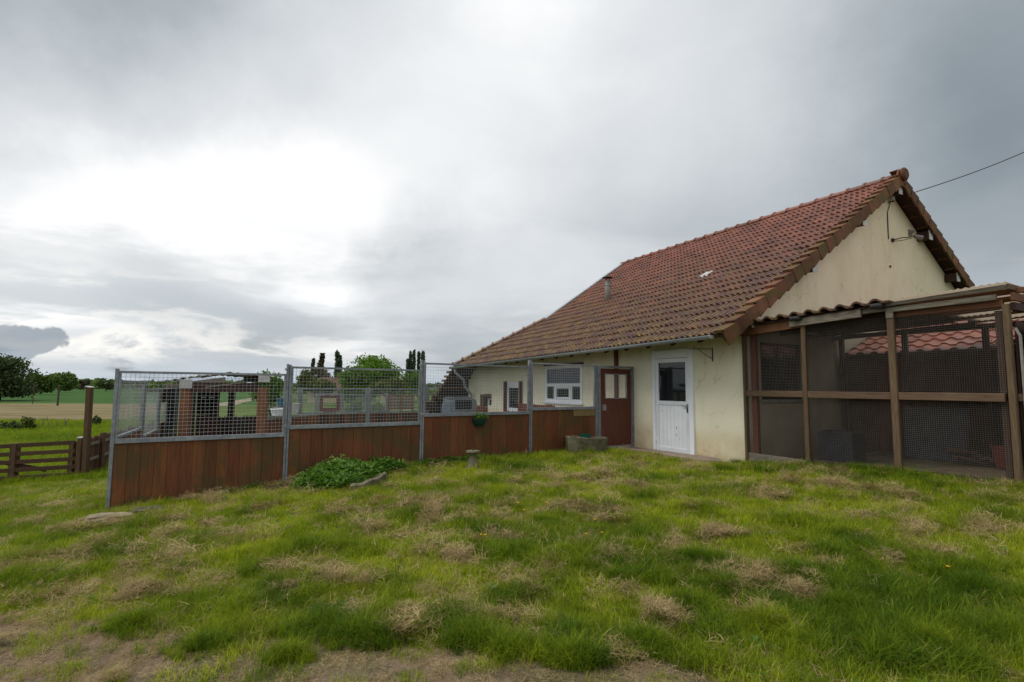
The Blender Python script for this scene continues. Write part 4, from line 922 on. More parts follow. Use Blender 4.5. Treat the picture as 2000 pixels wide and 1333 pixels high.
# ---- lean-to annex against the gable, seen through the aviary
ob = thing('tiled_annex', 'low annex with pinkish red tiled roof seen through the aviary mesh', 'building', C_, HROT)
OS, zE, osl = 3.28, 2.09, .39
mb = MB(); mb.box(.02, 7.5, OS+.12, OS+.3, -.1, zE-.02); mb.build('back_wall', 'darkwood', ob)
for k in range(27):
    t0 = .05+k*.27; 
    if 2.25 < t0 < 2.6: continue
    mb = MB(); mb.box(t0, t0+.262, OS+.085, OS+.115, .02, zE-.08); mb.build('wall_board', 'doorwood' if k % 7 in (2, 3, 4) else 'darkwood', ob)
mb = MB(); mb.box(2.3, 2.75, OS+.06, OS+.082, .02, zE-.2); mb.build('dark_door', 'black', ob)
orf = bpy.data.objects.new('roof', None); COL.objects.link(orf); orf.parent = ob
mb = MB(); mb.add([(.01, OS, zE-.03), (7.6, OS, zE-.03), (7.6, OS+3.4, zE-.03+3.4*osl), (.01, OS+3.4, zE-.03+3.4*osl), (.01, OS, zE-.09), (7.6, OS, zE-.09), (7.6, OS+3.4, zE-.09+3.4*osl), (.01, OS+3.4, zE-.09+3.4*osl)], [(0, 1, 2, 3), (7, 6, 5, 4), (0, 4, 5, 1), (3, 2, 6, 7), (0, 3, 7, 4), (1, 5, 6, 2)]); mb.build('roof_deck', 'darkwood', orf)
tile2 = tile_mesh('roof_tile', 'tile2', 1, .045); osa = math.atan(osl)
for r_ in range(10):
    for k in range(28):
        t0 = .03+k*TW; s_ = OS-.06+r_*TG*cos(osa); mw = Matrix.Translation((t0, s_, zE-.02+(s_-OS)*osl)) @ Matrix.Rotation(osa+random.uniform(-.012, .012), 4, 'X') @ Matrix.Rotation(random.uniform(-.012, .012), 4, 'Z')
        o = inst('roof_tile', tile2, orf, mw=mw); o['tone'] = random.random()
mb = MB(); mb.tube([(.02, OS-.10, zE-.07), (7.5, OS-.10, zE-.03)], .055, 8); mb.build('gutter', 'rust', ob)
mb = MB(); mb.tube([(2.9, OS-.1, zE-.1), (2.9, OS-.1, zE-.28), (3.55, OS-.1, zE-.33)], .035, 8); mb.build('gutter_elbow', 'zinc', ob)
leafcluster('ivy_tuft', 'lf_bright', [(2.75+random.gauss(0, .12), OS-.1+random.gauss(0, .05), zE+.05+random.gauss(0, .05)) for _ in range(260)], .05, ob, 31).data.materials[0] = M['rust']
# ================================================================== KENNEL YARD BEHIND THE FENCE
def slab(mb, p0, p1, z0, z1, th): return mb.bar((p0[0], p0[1], (z0+z1)/2), (p1[0], p1[1], (z0+z1)/2), th, z1-z0)
def upost(mb, p, z0, z1, w, lean=(0, 0)): return mb.bar((p[0], p[1], z0), (p[0]+lean[0], p[1]+lean[1], z1), w, w)
SU = Vector((-.43, .90, 0)).normalized(); SROT = atan2(SU.y, SU.x)
side = thing('kennel_side_fence', 'receding mesh side fence of the kennel, left of the shed', 'fence', FA, SROT)
def smesh(name, u0, u1, z0, z1, par, fr=.035, nx_=0):
    pn = bpy.data.objects.new(name, None); COL.objects.link(pn); pn.parent = par
    mb = MB(); mb.box(u0, u0+fr, -.02, .02, z0, z1); mb.box(u1-fr, u1, -.02, .02, z0, z1); mb.box(u0+fr, u1-fr, -.02, .02, z1-fr, z1); mb.box(u0+fr, u1-fr, -.02, .02, z0, z0+fr)
    for k in range(nx_): x = u0+(u1-u0)*(k+1)/(nx_+1); mb.box(x-.02, x+.02, -.021, .021, z0+fr, z1-fr)
    mb.build('panel_frame', 'galv', pn); wiremesh(u0+fr, u1-fr, z0+fr, z1-fr, .0508, .0021).build('wire_mesh', 'wire', pn, fix=False); return pn
smesh('mesh_panel', .06, 1.85, .64, 1.41, side); smesh('mesh_panel', 1.93, 3.35, .50, 1.27, side)
for u0, u1, zt in ((.05, 1.86, .63), (1.92, 3.36, .49), (4.45, 5.9, .4)):
    n = int((u1-u0)/.15)
    for k in range(n): mb = MB(); w_ = (u1-u0)/n; mb.box(u0+k*w_+.001, u0+(k+1)*w_-.001, -.012, .012, -.75, zt); mb.build('board', 'board', side)
for u_ in (1.89, 3.4, 4.4, 5.95): mb = MB(); mb.box(u_-.03, u_+.03, -.03, .03, -.8, 1.42 if u_ < 2 else 1.3); mb.build('post', 'galv', side)
sg = thing('inner_kennel_gate', 'narrow grey gate with brown insets beyond the side fence', 'gate', FA+SU*3.45, SROT)
mb = MB(); mb.box(0, .05, -.02, .02, -.5, 1.26); mb.box(.85, .9, -.02, .02, -.5, 1.26); mb.box(.05, .85, -.02, .02, 1.21, 1.26); mb.build('gate_frame', 'galv', sg)
mb = MB(); mb.box(.05, .85, -.01, .01, 1.02, 1.20); mb.box(.05, .85, -.01, .01, -.5, .62); mb.build('gate_panel', 'board', sg); wiremesh(.05, .85, .62, 1.02, .05, .002).build('wire_mesh', 'wire', sg, fix=False)
gs = thing('grey_windbreak_sheet', 'grey-green translucent sheet fixed beside the kennel shed', 'sheet', FA+SU*4.5, SROT)
mb = MB(); vs = []; N_ = 24
for j, z in enumerate((.35, 1.27)):
    for k in range(N_+1): vs.append((1.4*k/N_, .012*sin(k*pi/2), z))
mb.add(vs, [(k, k+1, N_+2+k, N_+1+k) for k in range(N_)]); o = mb.build('sheet', 'greypl', gs, fix=False); mb = MB(); mb.box(0, 1.4, -.02, .02, 1.275, 1.31); mb.build('top_batten', 'concrete', gs)
# kennel shed with a low gabled roof
SD = 10.2; s0 = P(362, 800, SD); shed = thing('kennel_shed', 'open kennel shed with rusty sheet roof and white beam caps behind the fence', 'shed', (0, 0, 0))
def pz(px, py, d): return P(px, py, d).z
sr = P(512, 800, SD+.55); V = FN
for (px, d, w_) in ((362, SD, .15), (512, SD+.55, .15)):
    p = P(px, 800, d); mb = MB(); upost(mb, p, -1, pz(px, 757, d), w_); mb.build('post', 'redpost', shed)
for (px, d, y) in ((363, SD-.12, 750), (516, SD+.43, 739)):
    p = P(px, y, d); q = p+V*2.6; mb = MB(); mb.bar(p+V*.02, q, .17, .13); b0 = mb.build('purlin', 'darkwood', shed); mb = MB(); mb.bar(p, p+V*.015, .21, .165); mb.build('end_cap', 'whitecap', b0)
rp = [P(305, 746, SD-.1), P(446, 727, SD+.25), P(536, 736, SD+.5)]
for a, b2, nm in ((rp[0], rp[1], 0), (rp[1], rp[2], 1)):
    for j in range(2 if nm else 3):
        n_ = 2 if nm else 3; p, q = a.lerp(b2, j/n_), a.lerp(b2, (j+1)/n_); mb = MB(); N_ = 12; vs = []
        for y_ in (0., 2.7):
            for k in range(N_+1): w_ = p.lerp(q, k/N_)+V*y_; vs.append((w_.x, w_.y, w_.z+.012*sin(k*pi/2)-.004*j+.02*(j % 2)))
        n2 = N_+1; vs += [(x, y, z-.02) for x, y, z in vs]
        mb.add(vs, [(k, k+1, n2+k+1, n2+k) for k in range(N_)]+[(2*n2+k, 3*n2+k, 3*n2+k+1, 2*n2+k+1) for k in range(N_)]+[(k, 2*n2+k, 2*n2+k+1, k+1) for k in range(N_)])
        mb.build('roof_sheet', 'rustsheet' if j != 1 else 'whitecap', shed, fix=False)
mb = MB(); mb.bar(P(320, 757, SD), P(440, 742, SD+.27), .04, .10); mb.bar(P(400, 757, SD+.1), P(478, 747, SD+.4), .03, .03); mb.build('sloping_lath', 'greywood', shed)
mb = MB(); mb.bar(P(372, 757, SD+.02), P(506, 757, SD+.53), .05, .18); mb.build('front_beam', 'darkwood', shed)
bk = SD+2.2
def wallseg(px0, px1, y0, y1, d0, d1, mt, nm, par, th=.03):
    a, b2 = P(px0, 800, d0), P(px1, 800, d1); mb = MB(); slab(mb, a, b2, pz(px0, y1, (d0+d1)/2), pz(px0, y0, (d0+d1)/2), th); return mb.build(nm, mt, par)
wallseg(366, 380, 755, 870, SD+.3, SD+2, 'darkwood', 'side_wall', shed)
wallseg(383, 428, 762, 776, bk, bk+.3, 'darkwood', 'back_wall', shed); wallseg(383, 428, 811, 870, bk, bk+.3, 'doorwood', 'back_wall', shed)
for a, b2 in ((383, 391), (399, 406), (418, 428)): wallseg(a, b2, 776, 811, bk, bk+.05, 'darkwood', 'back_wall', shed)
wallseg(391, 399, 777, 811, bk+.05, bk+.07, 'glass', 'pane', shed)
wallseg(406, 418, 777, 811, bk+.05, bk+.07, 'glass', 'pane', shed)
mb = MB(); upost(mb, P(451.5, 800, bk+.3), -1, pz(451, 757, bk+.3), .11); mb.build('post', 'darkwood', shed)
wallseg(425, 510, 758, 764, bk+.3, bk+.8, 'darkwood', 'rear_beam', shed)
pf = thing('dark_palisade', 'dark toothed palisade seen through the open kennel shed', 'fence', (0, 0, 0))
for k in range(16):
    px = 430+k*5.3; p = P(px, 800, bk+.6+k*.03); zt = pz(px, 813, bk+.6)+random.uniform(-.02, .02); w_ = .03
    mb = MB(); d_ = FU*w_; mb.add([p-d_+Vector((0, 0, -1-p.z)), p+d_+Vector((0, 0, -1-p.z)), p+d_+Vector((0, 0, zt-.05-p.z)), p+Vector((0, 0, zt-p.z)), p-d_+Vector((0, 0, zt-.05-p.z))]+[x+FN*.02 for x in (p-d_+Vector((0, 0, -1-p.z)), p+d_+Vector((0, 0, -1-p.z)), p+d_+Vector((0, 0, zt-.05-p.z)), p+Vector((0, 0, zt-p.z)), p-d_+Vector((0, 0, zt-.05-p.z)))], [(0, 1, 2, 3, 4), (9, 8, 7, 6, 5), (0, 5, 6, 1), (1, 6, 7, 2), (2, 7, 8, 3), (3, 8, 9, 4), (4, 9, 5, 0)]); mb.build('picket', 'darkwood', pf)
rb_ = thing('red_board_partition', 'low red-brown board partition right of the kennel shed', 'fence', (0, 0, 0))
for k in range(14):
    a, b2 = P(505+k*8.2, 800, 11.4+k*.09), P(505+k*8.2+8, 800, 11.4+(k+1)*.09); mb = MB(); slab(mb, a, b2, -.9, pz(530, 818.5, 11.6), .024); mb.build('board', 'board', rb_)
a, b2 = P(503, 800, 11.35), P(620, 800, 12.7); mb = MB(); slab(mb, a, b2, pz(530, 818, 11.6)+.005, pz(530, 815, 11.6)+.02, .05); mb.build('top_rail', 'concrete', rb_)
# second mesh fence across the yard
f2 = thing('middle_mesh_fence', 'grey mesh fence over mossy boards across the middle of the yard', 'fence', (0, 0, 0))
qa, qb = P(584, 800, 17.0), P(834, 800, 19.7); qd = (qb-qa); L2 = math.hypot(qd.x, qd.y); r2_ = atan2(qd.y, qd.x); f2.location = (qa.x, qa.y, 0); f2.rotation_euler = (0, 0, r2_)
zt2, zm2 = pz(590, 758, 17), pz(590, 810.5, 17)
for k in range(2): smesh('mesh_panel', .05+k*L2/2, (k+1)*L2/2-.05, zm2, zt2, f2, .05)
for u_ in (0, L2/2, L2): mb = MB(); mb.box(u_-.07, u_+.07, -.03, .03, -1, zt2+.02); mb.build('post', 'galv', f2)
for k in range(28): w_ = L2/28; mb = MB(); mb.box(k*w_+.002, (k+1)*w_-.002, -.012, .012, -1, zm2-.01); mb.build('board', 'rail' if k % 3 else 'board', f2)
# third, with a door opening framed in brown
f3 = thing('far_mesh_fence', 'far grey mesh fence with a brown framed opening in it', 'fence', (0, 0, 0))
qa, qb = P(566, 800, 20.5), P(765, 800, 22.5); qd = qb-qa; L3 = math.hypot(qd.x, qd.y); f3.location = (qa.x, qa.y, 0); f3.rotation_euler = (0, 0, atan2(qd.y, qd.x))
def u3(px): 
    q = on_plane(px, 780, qa, Vector((-qd.y, qd.x, 0)).normalized())-qa; return math.hypot(q.x, q.y)
z3t, z3b = pz(640, 770.5, 21), pz(640, 808, 21)
for a, b2 in ((0, u3(619)), (u3(668), u3(711)), (u3(711), u3(757))): smesh('mesh_panel', a+.03, b2-.03, z3b, z3t, f3, .04)
for px in (566, 619, 668, 756): u_ = u3(px); mb = MB(); mb.box(u_-.06, u_+.06, -.03, .03, -1.2, z3t+.04); mb.build('post', 'galv', f3)
a, b2 = u3(624), u3(664); za, zb3 = pz(640, 805, 21), pz(640, 773.5, 21); mb = MB(); mb.box(a, a+.13, -.03, .03, za, zb3); mb.box(b2-.14, b2, -.03, .03, za, zb3); mb.box(a+.13, b2-.14, -.03, .03, zb3-.10, zb3); mb.box(a+.13, b2-.14, -.03, .03, za-.4, za+.14); mb.build('brown_frame', 'doorwood', f3)
mb = MB(); mb.box(a-.08, b2+.08, -.04, .04, zb3+.02, zb3+.10); mb.box(a-.02, b2+.02, -.04, .04, -1.2, za-.41); mb.build('lintel', 'galv', f3)
# slatted wooden screen
sw = thing('slatted_screen', 'pinkish brown slatted wooden screen beyond the yard', 'screen', (0, 0, 0))
for k in range(9):
    y = 773+k*3.0; a, b2 = P(761, 800, 22), P(805, 800, 22.6); mb = MB(); mb.bar((a.x, a.y, pz(780, y+1.4, 22.3)), (b2.x, b2.y, pz(780, y+1.4, 22.3)), .025, .054); mb.build('slat', 'slab' if k % 2 else 'stub', sw)
for px in (760, 783, 806): mb = MB(); upost(mb, P(px, 800, 22.2), -1, pz(px, 770, 22.2), .09); mb.build('post', 'board', sw)
# barrier stack, logs, bins
bs = thing('stack_of_barriers', 'stack of galvanised crowd barriers leaning near the far end wall', 'barriers', (0, 0, 0))
for j in range(5):
    d = 15.6+j*.16; bar_ = bpy.data.objects.new('barrier', None); COL.objects.link(bar_); bar_.parent = bs
    a, b2 = P(866+j*3, 800, d), P(922+j*2, 800, d+.55); zb4, zt4 = -.35, pz(890, 777+j, d); mb = MB()
    mb.tube([(a.x, a.y, zb4), (a.x, a.y, zt4-.05), (a.x+(b2.x-a.x)*.05, a.y, zt4), (b2.x-.05, b2.y, zt4), (b2.x, b2.y, zt4-.05), (b2.x, b2.y, zb4)], .019, 6); mb.build('hoop', 'galv', bar_)
    mb = MB()
    for k in range(1, 9): q = a.lerp(b2, k/9); mb.tube([(q.x, q.y, zb4+.1), (q.x, q.y, zt4)], .010, 4)
    mb.bar((a.x, a.y, zb4+.1), (b2.x, b2.y, zb4+.1), .02, .02); mb.build('upright_bars', 'galv', bar_)
gsh = thing('grey_board', 'grey-blue board propped against the barrier stack', 'board', (0, 0, 0))
mb = MB(); slab(mb, P(889, 800, 15.2), P(921, 800, 15.6), pz(900, 800, 15.4), pz(900, 782, 15.4), .02); mb.build('sheet', 'greypl', gsh); mb = MB(); slab(mb, P(888, 800, 15.19), P(922, 800, 15.59), pz(900, 782, 15.4)+.002, pz(900, 781, 15.4)+.01, .04); mb.build('top_edge', 'galv', gsh)
tarp = thing('dark_bundle', 'dark blue-black bundle tucked behind the barriers', 'bundle', P(893, 800, 16.8)); zc = pz(893, 790, 16.8)
mb = MB(); mb.lathe([(.35, -.6), (.42, -.3), (.40, 0), (.30, .16), (.1, .22)], 12); mb.v = [(x*1.2, y*.6, z+zc-tarp.location.z) for x, y, z in mb.v]; mb.build('cover', 'bluepl', tarp, smooth=True); mb = MB(); mb.tube([(-.5, 0, zc-tarp.location.z-.1), (0, -.27, zc-tarp.location.z+.12), (.5, 0, zc-tarp.location.z-.1)], .015, 5); mb.build('strap', 'black', tarp)
lg = thing('log_stack', 'square stack of dark logs left of the barrier stack', 'logs', (0, 0, 0))
for r_ in range(5):
    for k in range(5):
        c_ = P(834.5+k*4.3, 799-r_*3.2+.8, 18.2); mb = MB(); mb.tube([c_, c_+FN*.5], .036, 7); mb.build('log', 'bark' if (r_+k) % 3 else 'darkwood', lg)
f4 = thing('brown_frame_fence', 'grey rail fence with a red-brown frame behind the barrier stack', 'fence', (0, 0, 0))
mb = MB()
for y in (757, 769.5): mb.bar(P(826, y, 20), P(918, y, 21.2), .04, .05)
for px in (829, 878): upost(mb, P(px, 800, 20.2), -1.2, pz(px, 757, 20.2), .06)
mb.build('rail', 'galv', f4)
mb = MB(); mb.bar(P(843, 776, 19.8), P(875, 775, 20.2), .05, .10); mb.build('brown_top', 'doorwood', f4); mb = MB(); upost(mb, P(845, 800, 19.8), -1.2, pz(845, 774, 19.8), .09); upost(mb, P(873, 800, 20.2), -1.2, pz(873, 774, 20.2), .09); mb.build('brown_side', 'doorwood', f4)
pb = thing('low_picket_edging', 'low red-brown picket edging along the foot of the far wall', 'fence', C_, HROT)
for k in range(47):
    t_ = -10.4+k*.115; 
    if -8.75 < t_ < -7.75: continue
    mb = MB(); px_ = proj(hw(t_, -.61, .8))[0]; yy_ = 793+(px_-938)*.16 if px_ < 1010 else 788+(px_-1018)*.05; zt = wl(px_, yy_, -.61)[1]+random.uniform(-.015, .015); mb.prism([(t_, -.5), (t_+.10, -.5), (t_+.10, zt-.03), (t_+.05, zt), (t_, zt-.03)], 'y', -.62, -.60); mb.build('picket', 'doorwood', pb)
for nm, lab, px, y, mt, w_, h_ in (('white_tub', 'white plastic tub left of the second fence post', 543, 812, 'white', .20, .16), ('grey_tub', 'pale tub just right of the second fence post', 573, 808, 'whitecap', .16, .26), ('blue_tub', 'dark blue tub standing above the white tubs', 552, 795, 'bluepl', .16, .22)):
    d = 15.2 if nm != 'blue_tub' else 15.6; p = P(px, y, d); o = thing(nm, lab, 'tub', p); mb = MB(); mb.lathe([(w_*.8, 0), (w_, h_), (w_*1.08, h_), (w_*1.08, h_+.03), (w_*.9, h_+.03), (w_*.75, .04)], 14); mb.build('tub_body', mt, o)
    mb = MB(); mb.lathe([(w_*.85, h_-.06), (w_*.85, h_-.05), (.01, h_-.05)], 14); mb.build('contents', 'black' if nm == 'grey_tub' else mt, o)
tb = thing('tub_bench', 'grey bench carrying the tubs in the kennel yard', 'bench', (0, 0, 0))
zq = P(552, 813, 15.2).z-.01; a, b2 = P(532, 800, 15.0), P(582, 800, 15.5); mb = MB(); mb.bar((a.x, a.y, zq-.03), (b2.x, b2.y, zq-.03), .55, .05); mb.build('bench_top', 'concrete', tb)
mb = MB(); mb.bar((a.x+.15, a.y+.1, -1), (a.x+.15, a.y+.1, zq-.055), .1, .1); mb.bar((b2.x-.15, b2.y+.0, -1), (b2.x-.15, b2.y, zq-.055), .1, .1); mb.build('bench_leg', 'concrete', tb)
zq2 = P(552, 795, 15.6).z; mb = MB(); c_ = P(552, 795, 15.6); mb.bar((c_.x-.25, c_.y, zq2-.03), (c_.x+.25, c_.y, zq2-.03), .4, .05); mb.bar((c_.x, c_.y+.1, zq), (c_.x, c_.y+.1, zq2-.06), .3, .06); mb.build('upper_shelf', 'concrete', tb)

# ================================================================== LEFT: FIELD GATE, POSTS, PICKETS
fg = thing('field_gate', 'five-bar brown wooden field gate at the left edge', 'gate', (0, 0, 0))
L_, R_ = P(-170, 905, 13.3), P(147, 895, 14.0); yl = [874, 890, 906, 923, 938]; yr = [864, 880.5, 896, 911, 926]
for a, b2 in zip(yl, yr):
    p, q = P(-170, a+8.0, 13.3), P(147, b2+.5, 14.0); mb = MB(); mb.bar(p, q, .03, .105); mb.build('gate_rail', 'rail', fg, bevel=.004)
for px in (28, 140, -150):
    k = (px+170)/317; d = 13.3+.7*k; p = P(px, 900, d+.04); mb = MB(); upost(mb, p, P(px, 940-8*k, d).z, P(px, 872-9*k, d).z, .11 if px != 28 else .15); mb.build('gate_stile', 'railv', fg)
mb = MB(); mb.bar(P(-150, 878, 13.4), P(90, 918, 13.95), .03, .10); mb.build('gate_brace', 'rail', fg)
p = P(153, 930, 14.05); gp_ = thing('gate_post', 'square weathered gate post closing the field gate', 'post', (p.x, p.y, gz(p.x, p.y)-.1)); zt = P(153, 856, 14.05).z-gp_.location.z
mb = MB(); mb.box(-.06, .06, -.06, .06, 0, zt); mb.build('shaft', 'railv', gp_, bevel=.01); mb = MB(); mb.box(-.065, .065, -.065, .065, zt+.001, zt+.03); mb.build('cap', 'whitecap', gp_)
p = P(166, 935, 13.9); tpst = thing('tall_post', 'tall leaning brown post with metal cap beside the field gate', 'post', (p.x, p.y, gz(p.x, p.y)-.1)); q = P(175.5, 757, 13.9)-Vector(tpst.location)
mb = MB(); mb.bar((0, 0, 0), q, .125, .125, (0, 1, 0)); mb.build('shaft', 'railv', tpst, bevel=.01); mb = MB(); mb.bar(q, q+Vector((.004, 0, .025)), .15, .15, (0, 1, 0)); mb.build('cap', 'whitecap', tpst)
p = P(161, 932, 14.1); sp2 = thing('thin_stake', 'thin stake between the gate post and the tall post', 'post', (p.x, p.y, gz(p.x, p.y)-.1)); zt = P(161, 866, 14.1).z-sp2.location.z
mb = MB(); mb.box(-.03, .03, -.03, .03, 0, zt-.03); mb.build('shaft', 'railv', sp2); mb = MB(); mb.add([(-.03, -.03, zt-.029), (.03, -.03, zt-.029), (.03, .03, zt-.029), (-.03, .03, zt-.029), (0, 0, zt+.02)], [(0, 1, 4), (1, 2, 4), (2, 3, 4), (3, 0, 4)]); mb.build('tip', 'railv', sp2)
pk = thing('picket_fence', 'brown picket fence receding behind the kennel corner', 'fence', (0, 0, 0))
a, b2 = P(172, 860, 14.1), P(300, 830, 20.5); n = 62; dd = (b2-a); dd.z = 0; dn = dd.normalized(); nrm = Vector((dn.y, -dn.x, 0))
for k in range(n):
    p = a+dd*(k/n); zt = -.03+.0*k+random.uniform(-.02, .02)-.05*k/n; zb5 = gz(p.x, p.y)-.05; w_ = dn*.045; mb = MB(); pts = [(-1, zb5), (1, zb5), (1, zt-.06), (0, zt), (-1, zt-.06)]
    f_ = [Vector((p.x, p.y, 0))+w_*s_+Vector((0, 0, z)) for s_, z in pts]; mb.add(f_+[x-nrm*.02 for x in f_], [(0, 1, 2, 3, 4), (9, 8, 7, 6, 5), (0, 5, 6, 1), (1, 6, 7, 2), (2, 7, 8, 3), (3, 8, 9, 4), (4, 9, 5, 0)]); mb.build('picket', 'rail' if k % 4 else 'board', pk)
for z in (-.22, -.62): mb = MB(); mb.bar((a.x+nrm.x*.03, a.y+nrm.y*.03, z), (b2.x+nrm.x*.03, b2.y+nrm.y*.03, z-.05), .035, .07); mb.build('picket_rail', 'greywood', pk)
for k in (.12, .5, .9): p = a+dd*k+nrm*.09; mb = MB(); upost(mb, p, gz(p.x, p.y)-.1, .02, .09); mb.build('post', 'railv', pk)

# ================================================================== GARDEN THINGS
h_ = hit(1147, 888); pt_ = thing('stone_trough', 'mossy old stone trough planter beside the kennel gate', 'planter', (h_.x, h_.y+.12, gz(h_.x, h_.y)-.05), FROT-.12)
def trough(mb, outer, z0, z1, th, zi):
    n = len(outer); inn = [(x*th, y*th) for x, y in outer]; bot = [(x*.93, y*.93) for x, y in outer]
    vs = [(x, y, z0) for x, y in bot]+[(x, y, z1+.01*sin(i*2.1)) for i, (x, y) in enumerate(outer)]+[(x, y, z1+.01*sin(i*2.1)) for i, (x, y) in enumerate(inn)]+[(x, y, zi) for x, y in inn]
    fs = []
    for j in range(3):
        for i in range(n): fs.append((j*n+i, j*n+(i+1) % n, (j+1)*n+(i+1) % n, (j+1)*n+i))
    fs += [tuple(reversed(range(n))), tuple(3*n+i for i in range(n))]; mb.add(vs, fs)
mb = MB(); outer = [(-.48, -.05), (-.30, -.22), (.05, -.27), (.44, -.16), (.50, .06), (.34, .25), (-.1, .28), (-.42, .18)]
trough(mb, outer, 0, .37, .80, .28); mb.v = [(x+.012*sin(y*23+z*9), y+.012*sin(x*19), z-(.05*x if z > .2 else 0)) for x, y, z in mb.v]; mb.build('basin', 'stone', pt_, bevel=.012)
mb = MB(); mb.add([(x*.79, y*.79, .30-.05*x) for x, y in outer], [tuple(range(8))]); mb.build('compost', 'dirt', pt_, fix=False)
gp2 = thing('green_pot', 'small square green plastic pot standing in the stone trough', 'pot', hw(0, 0, 0)); gp2.location = Vector(pt_.location)+Vector((-.03, -.10, .30)); gp2.rotation_euler = (0, 0, .5)
mb = MB(); trough(mb, [(-.075, -.075), (.075, -.075), (.075, .075), (-.075, .075)], 0, .14, .9, .02); mb.build('pot_body', 'greenpl', gp2); mb = MB(); mb.box(-.065, .065, -.065, .065, .09, .11); mb.build('potting_soil', 'dirt', gp2)
mb = MB()
for k in range(7): a = .5*k; mb.tube([(-.38, -.16, .40), (-.42+.05*cos(a), -.22+.03*sin(a), .44), (-.40+.12*cos(a), -.28+.05*sin(a), .30-.02*k)], [.004, .003, .001], 4)
mb.build('dry_stalks', 'palestone', pt_)
b3 = thing('black_pot', 'dark plant pot behind the trough, close to the boards', 'pot', (h_.x-.33, h_.y+.28, gz(h_.x-.3, h_.y+.2)-.02)); mb = MB(); mb.lathe([(.10, 0), (.14, .22), (.15, .22), (.15, .26), (.12, .26), (.10, .2)], 12); mb.build('pot_body', 'black', b3); mb = MB(); mb.lathe([(.12, .20), (.12, .21), (.01, .215)], 12); mb.build('potting_soil', 'dirt', b3)
# baluster (bird bath pedestal)
h_ = hit(923, 918); bl = thing('stone_pedestal', 'short mossy stone baluster pedestal standing by the boards', 'pedestal', (h_.x, h_.y, gz(h_.x, h_.y)-.03))
mb = MB(); mb.lathe([(.135, 0), (.13, .05), (.085, .14), (.058, .24), (.060, .28), (.075, .295)], 14); mb.build('shaft', 'stone', bl, smooth=True); mb = MB(); mb.lathe([(.09, .296), (.115, .305), (.115, .33), (.10, .335)], 8); mb.build('plate', 'stone', bl); mb = MB(); mb.tube([(0, 0, .335), (.004, 0, .365), (0, 0, .39)], [.02, .014, .006], 6); mb.build('finial', 'rust', bl)
# curved stone edging of the clover bed
e0, e1, e2 = hit(684, 962), hit(722, 960), hit(754, 945)
ed = thing('curved_stone_edging', 'broken curved stone rim holding the clover bed', 'edging', (e1.x, e1.y, gz(e1.x, e1.y)-.06))
mb = MB(); vs = []; n = 9
for k in range(n+1):
    u_ = k/n; p = e0*(1-u_)*(1-u_)+e1*2*u_*(1-u_)*1.0+e2*u_*u_; p = p-Vector(ed.location); tz = .085+.07*u_*u_+.008*sin(k*1.7)
    nn = Vector((.35+.5*u_, -.9, 0)).normalized()
    for off, z in ((.0, -.1), (.01, tz-.01), (-.055, tz+.01), (-.07, -.1)): q = p+nn*off; vs.append((q.x, q.y, z+ (gz(*(q+Vector(ed.location))[:2])-ed.location.z if True else 0)))
fs = []
for k in range(n):
    for j in range(3): fs.append((k*4+j, k*4+j+1, k*4+5+j, k*4+4+j))
fs += [(0, 1, 2, 3), (4*n, 4*n+3, 4*n+2, 4*n+1)]; mb.add(vs, fs); mb.build('rim_stone', 'stone', ed, bevel=.006)
# flat stones under the corner post
def rock(name, lab, px, py, sx, sy, sz, rz, mt='palestone', lift=0):
    h_ = hit(px, py); o = MB(); rr = random.Random(int(px*7+py)); vs = []; fs = []; n = 12
    for j, (rad, z) in enumerate(((.85, -.3), (1, .15), (.97, .55), (.86, .85), (.6, 1.0))):
        for k in range(n): a = 2*pi*k/n; q = rad*(1+.16*rr.uniform(-1, 1)*(j < 4)); e_ = abs(cos(a))**.6*(1 if cos(a) > 0 else -1), abs(sin(a))**.6*(1 if sin(a) > 0 else -1); vs.append((e_[0]*q*sx, e_[1]*q*sy, z*sz+.01*rr.uniform(-1, 1)))
    for j in range(4):
        for k in range(n): fs.append((j*n+k, j*n+(k+1) % n, (j+1)*n+(k+1) % n, (j+1)*n+k))
    fs += [tuple(reversed(range(n))), tuple(4*n+k for k in range(n))]; o.add(vs, fs); ob_ = o.build(name, mt); ob_.location = (h_.x, h_.y, gz(h_.x, h_.y)+lift); ob_.rotation_euler = (0, 0, rz); return tag(ob_, lab, 'stone')
rock('flat_stone', 'flat pale stone poking out under the corner post of the kennel', 212, 1022, .27, .13, .10, .35)
rock('edge_stone', 'mossy stone half sunk under the first board panel', 290, 1003, .20, .08, .08, .4, 'stone')
rock('half_buried_stone', 'half buried stone in the grass left of the flat stone', 168, 1036, .10, .06, .04, .2)
# concrete footing strip under the first panel
mb = MB(); p, q = fw_(.15, .0, 0), fw_(1.45, .0, 0); mb.bar((p.x, p.y, gz(p.x, p.y)-.03), (q.x, q.y, gz(q.x, q.y)-.04), .12, .13); tag(mb.build('concrete_footing', 'concrete'), 'concrete footing strip along the first board panel', kind='structure')
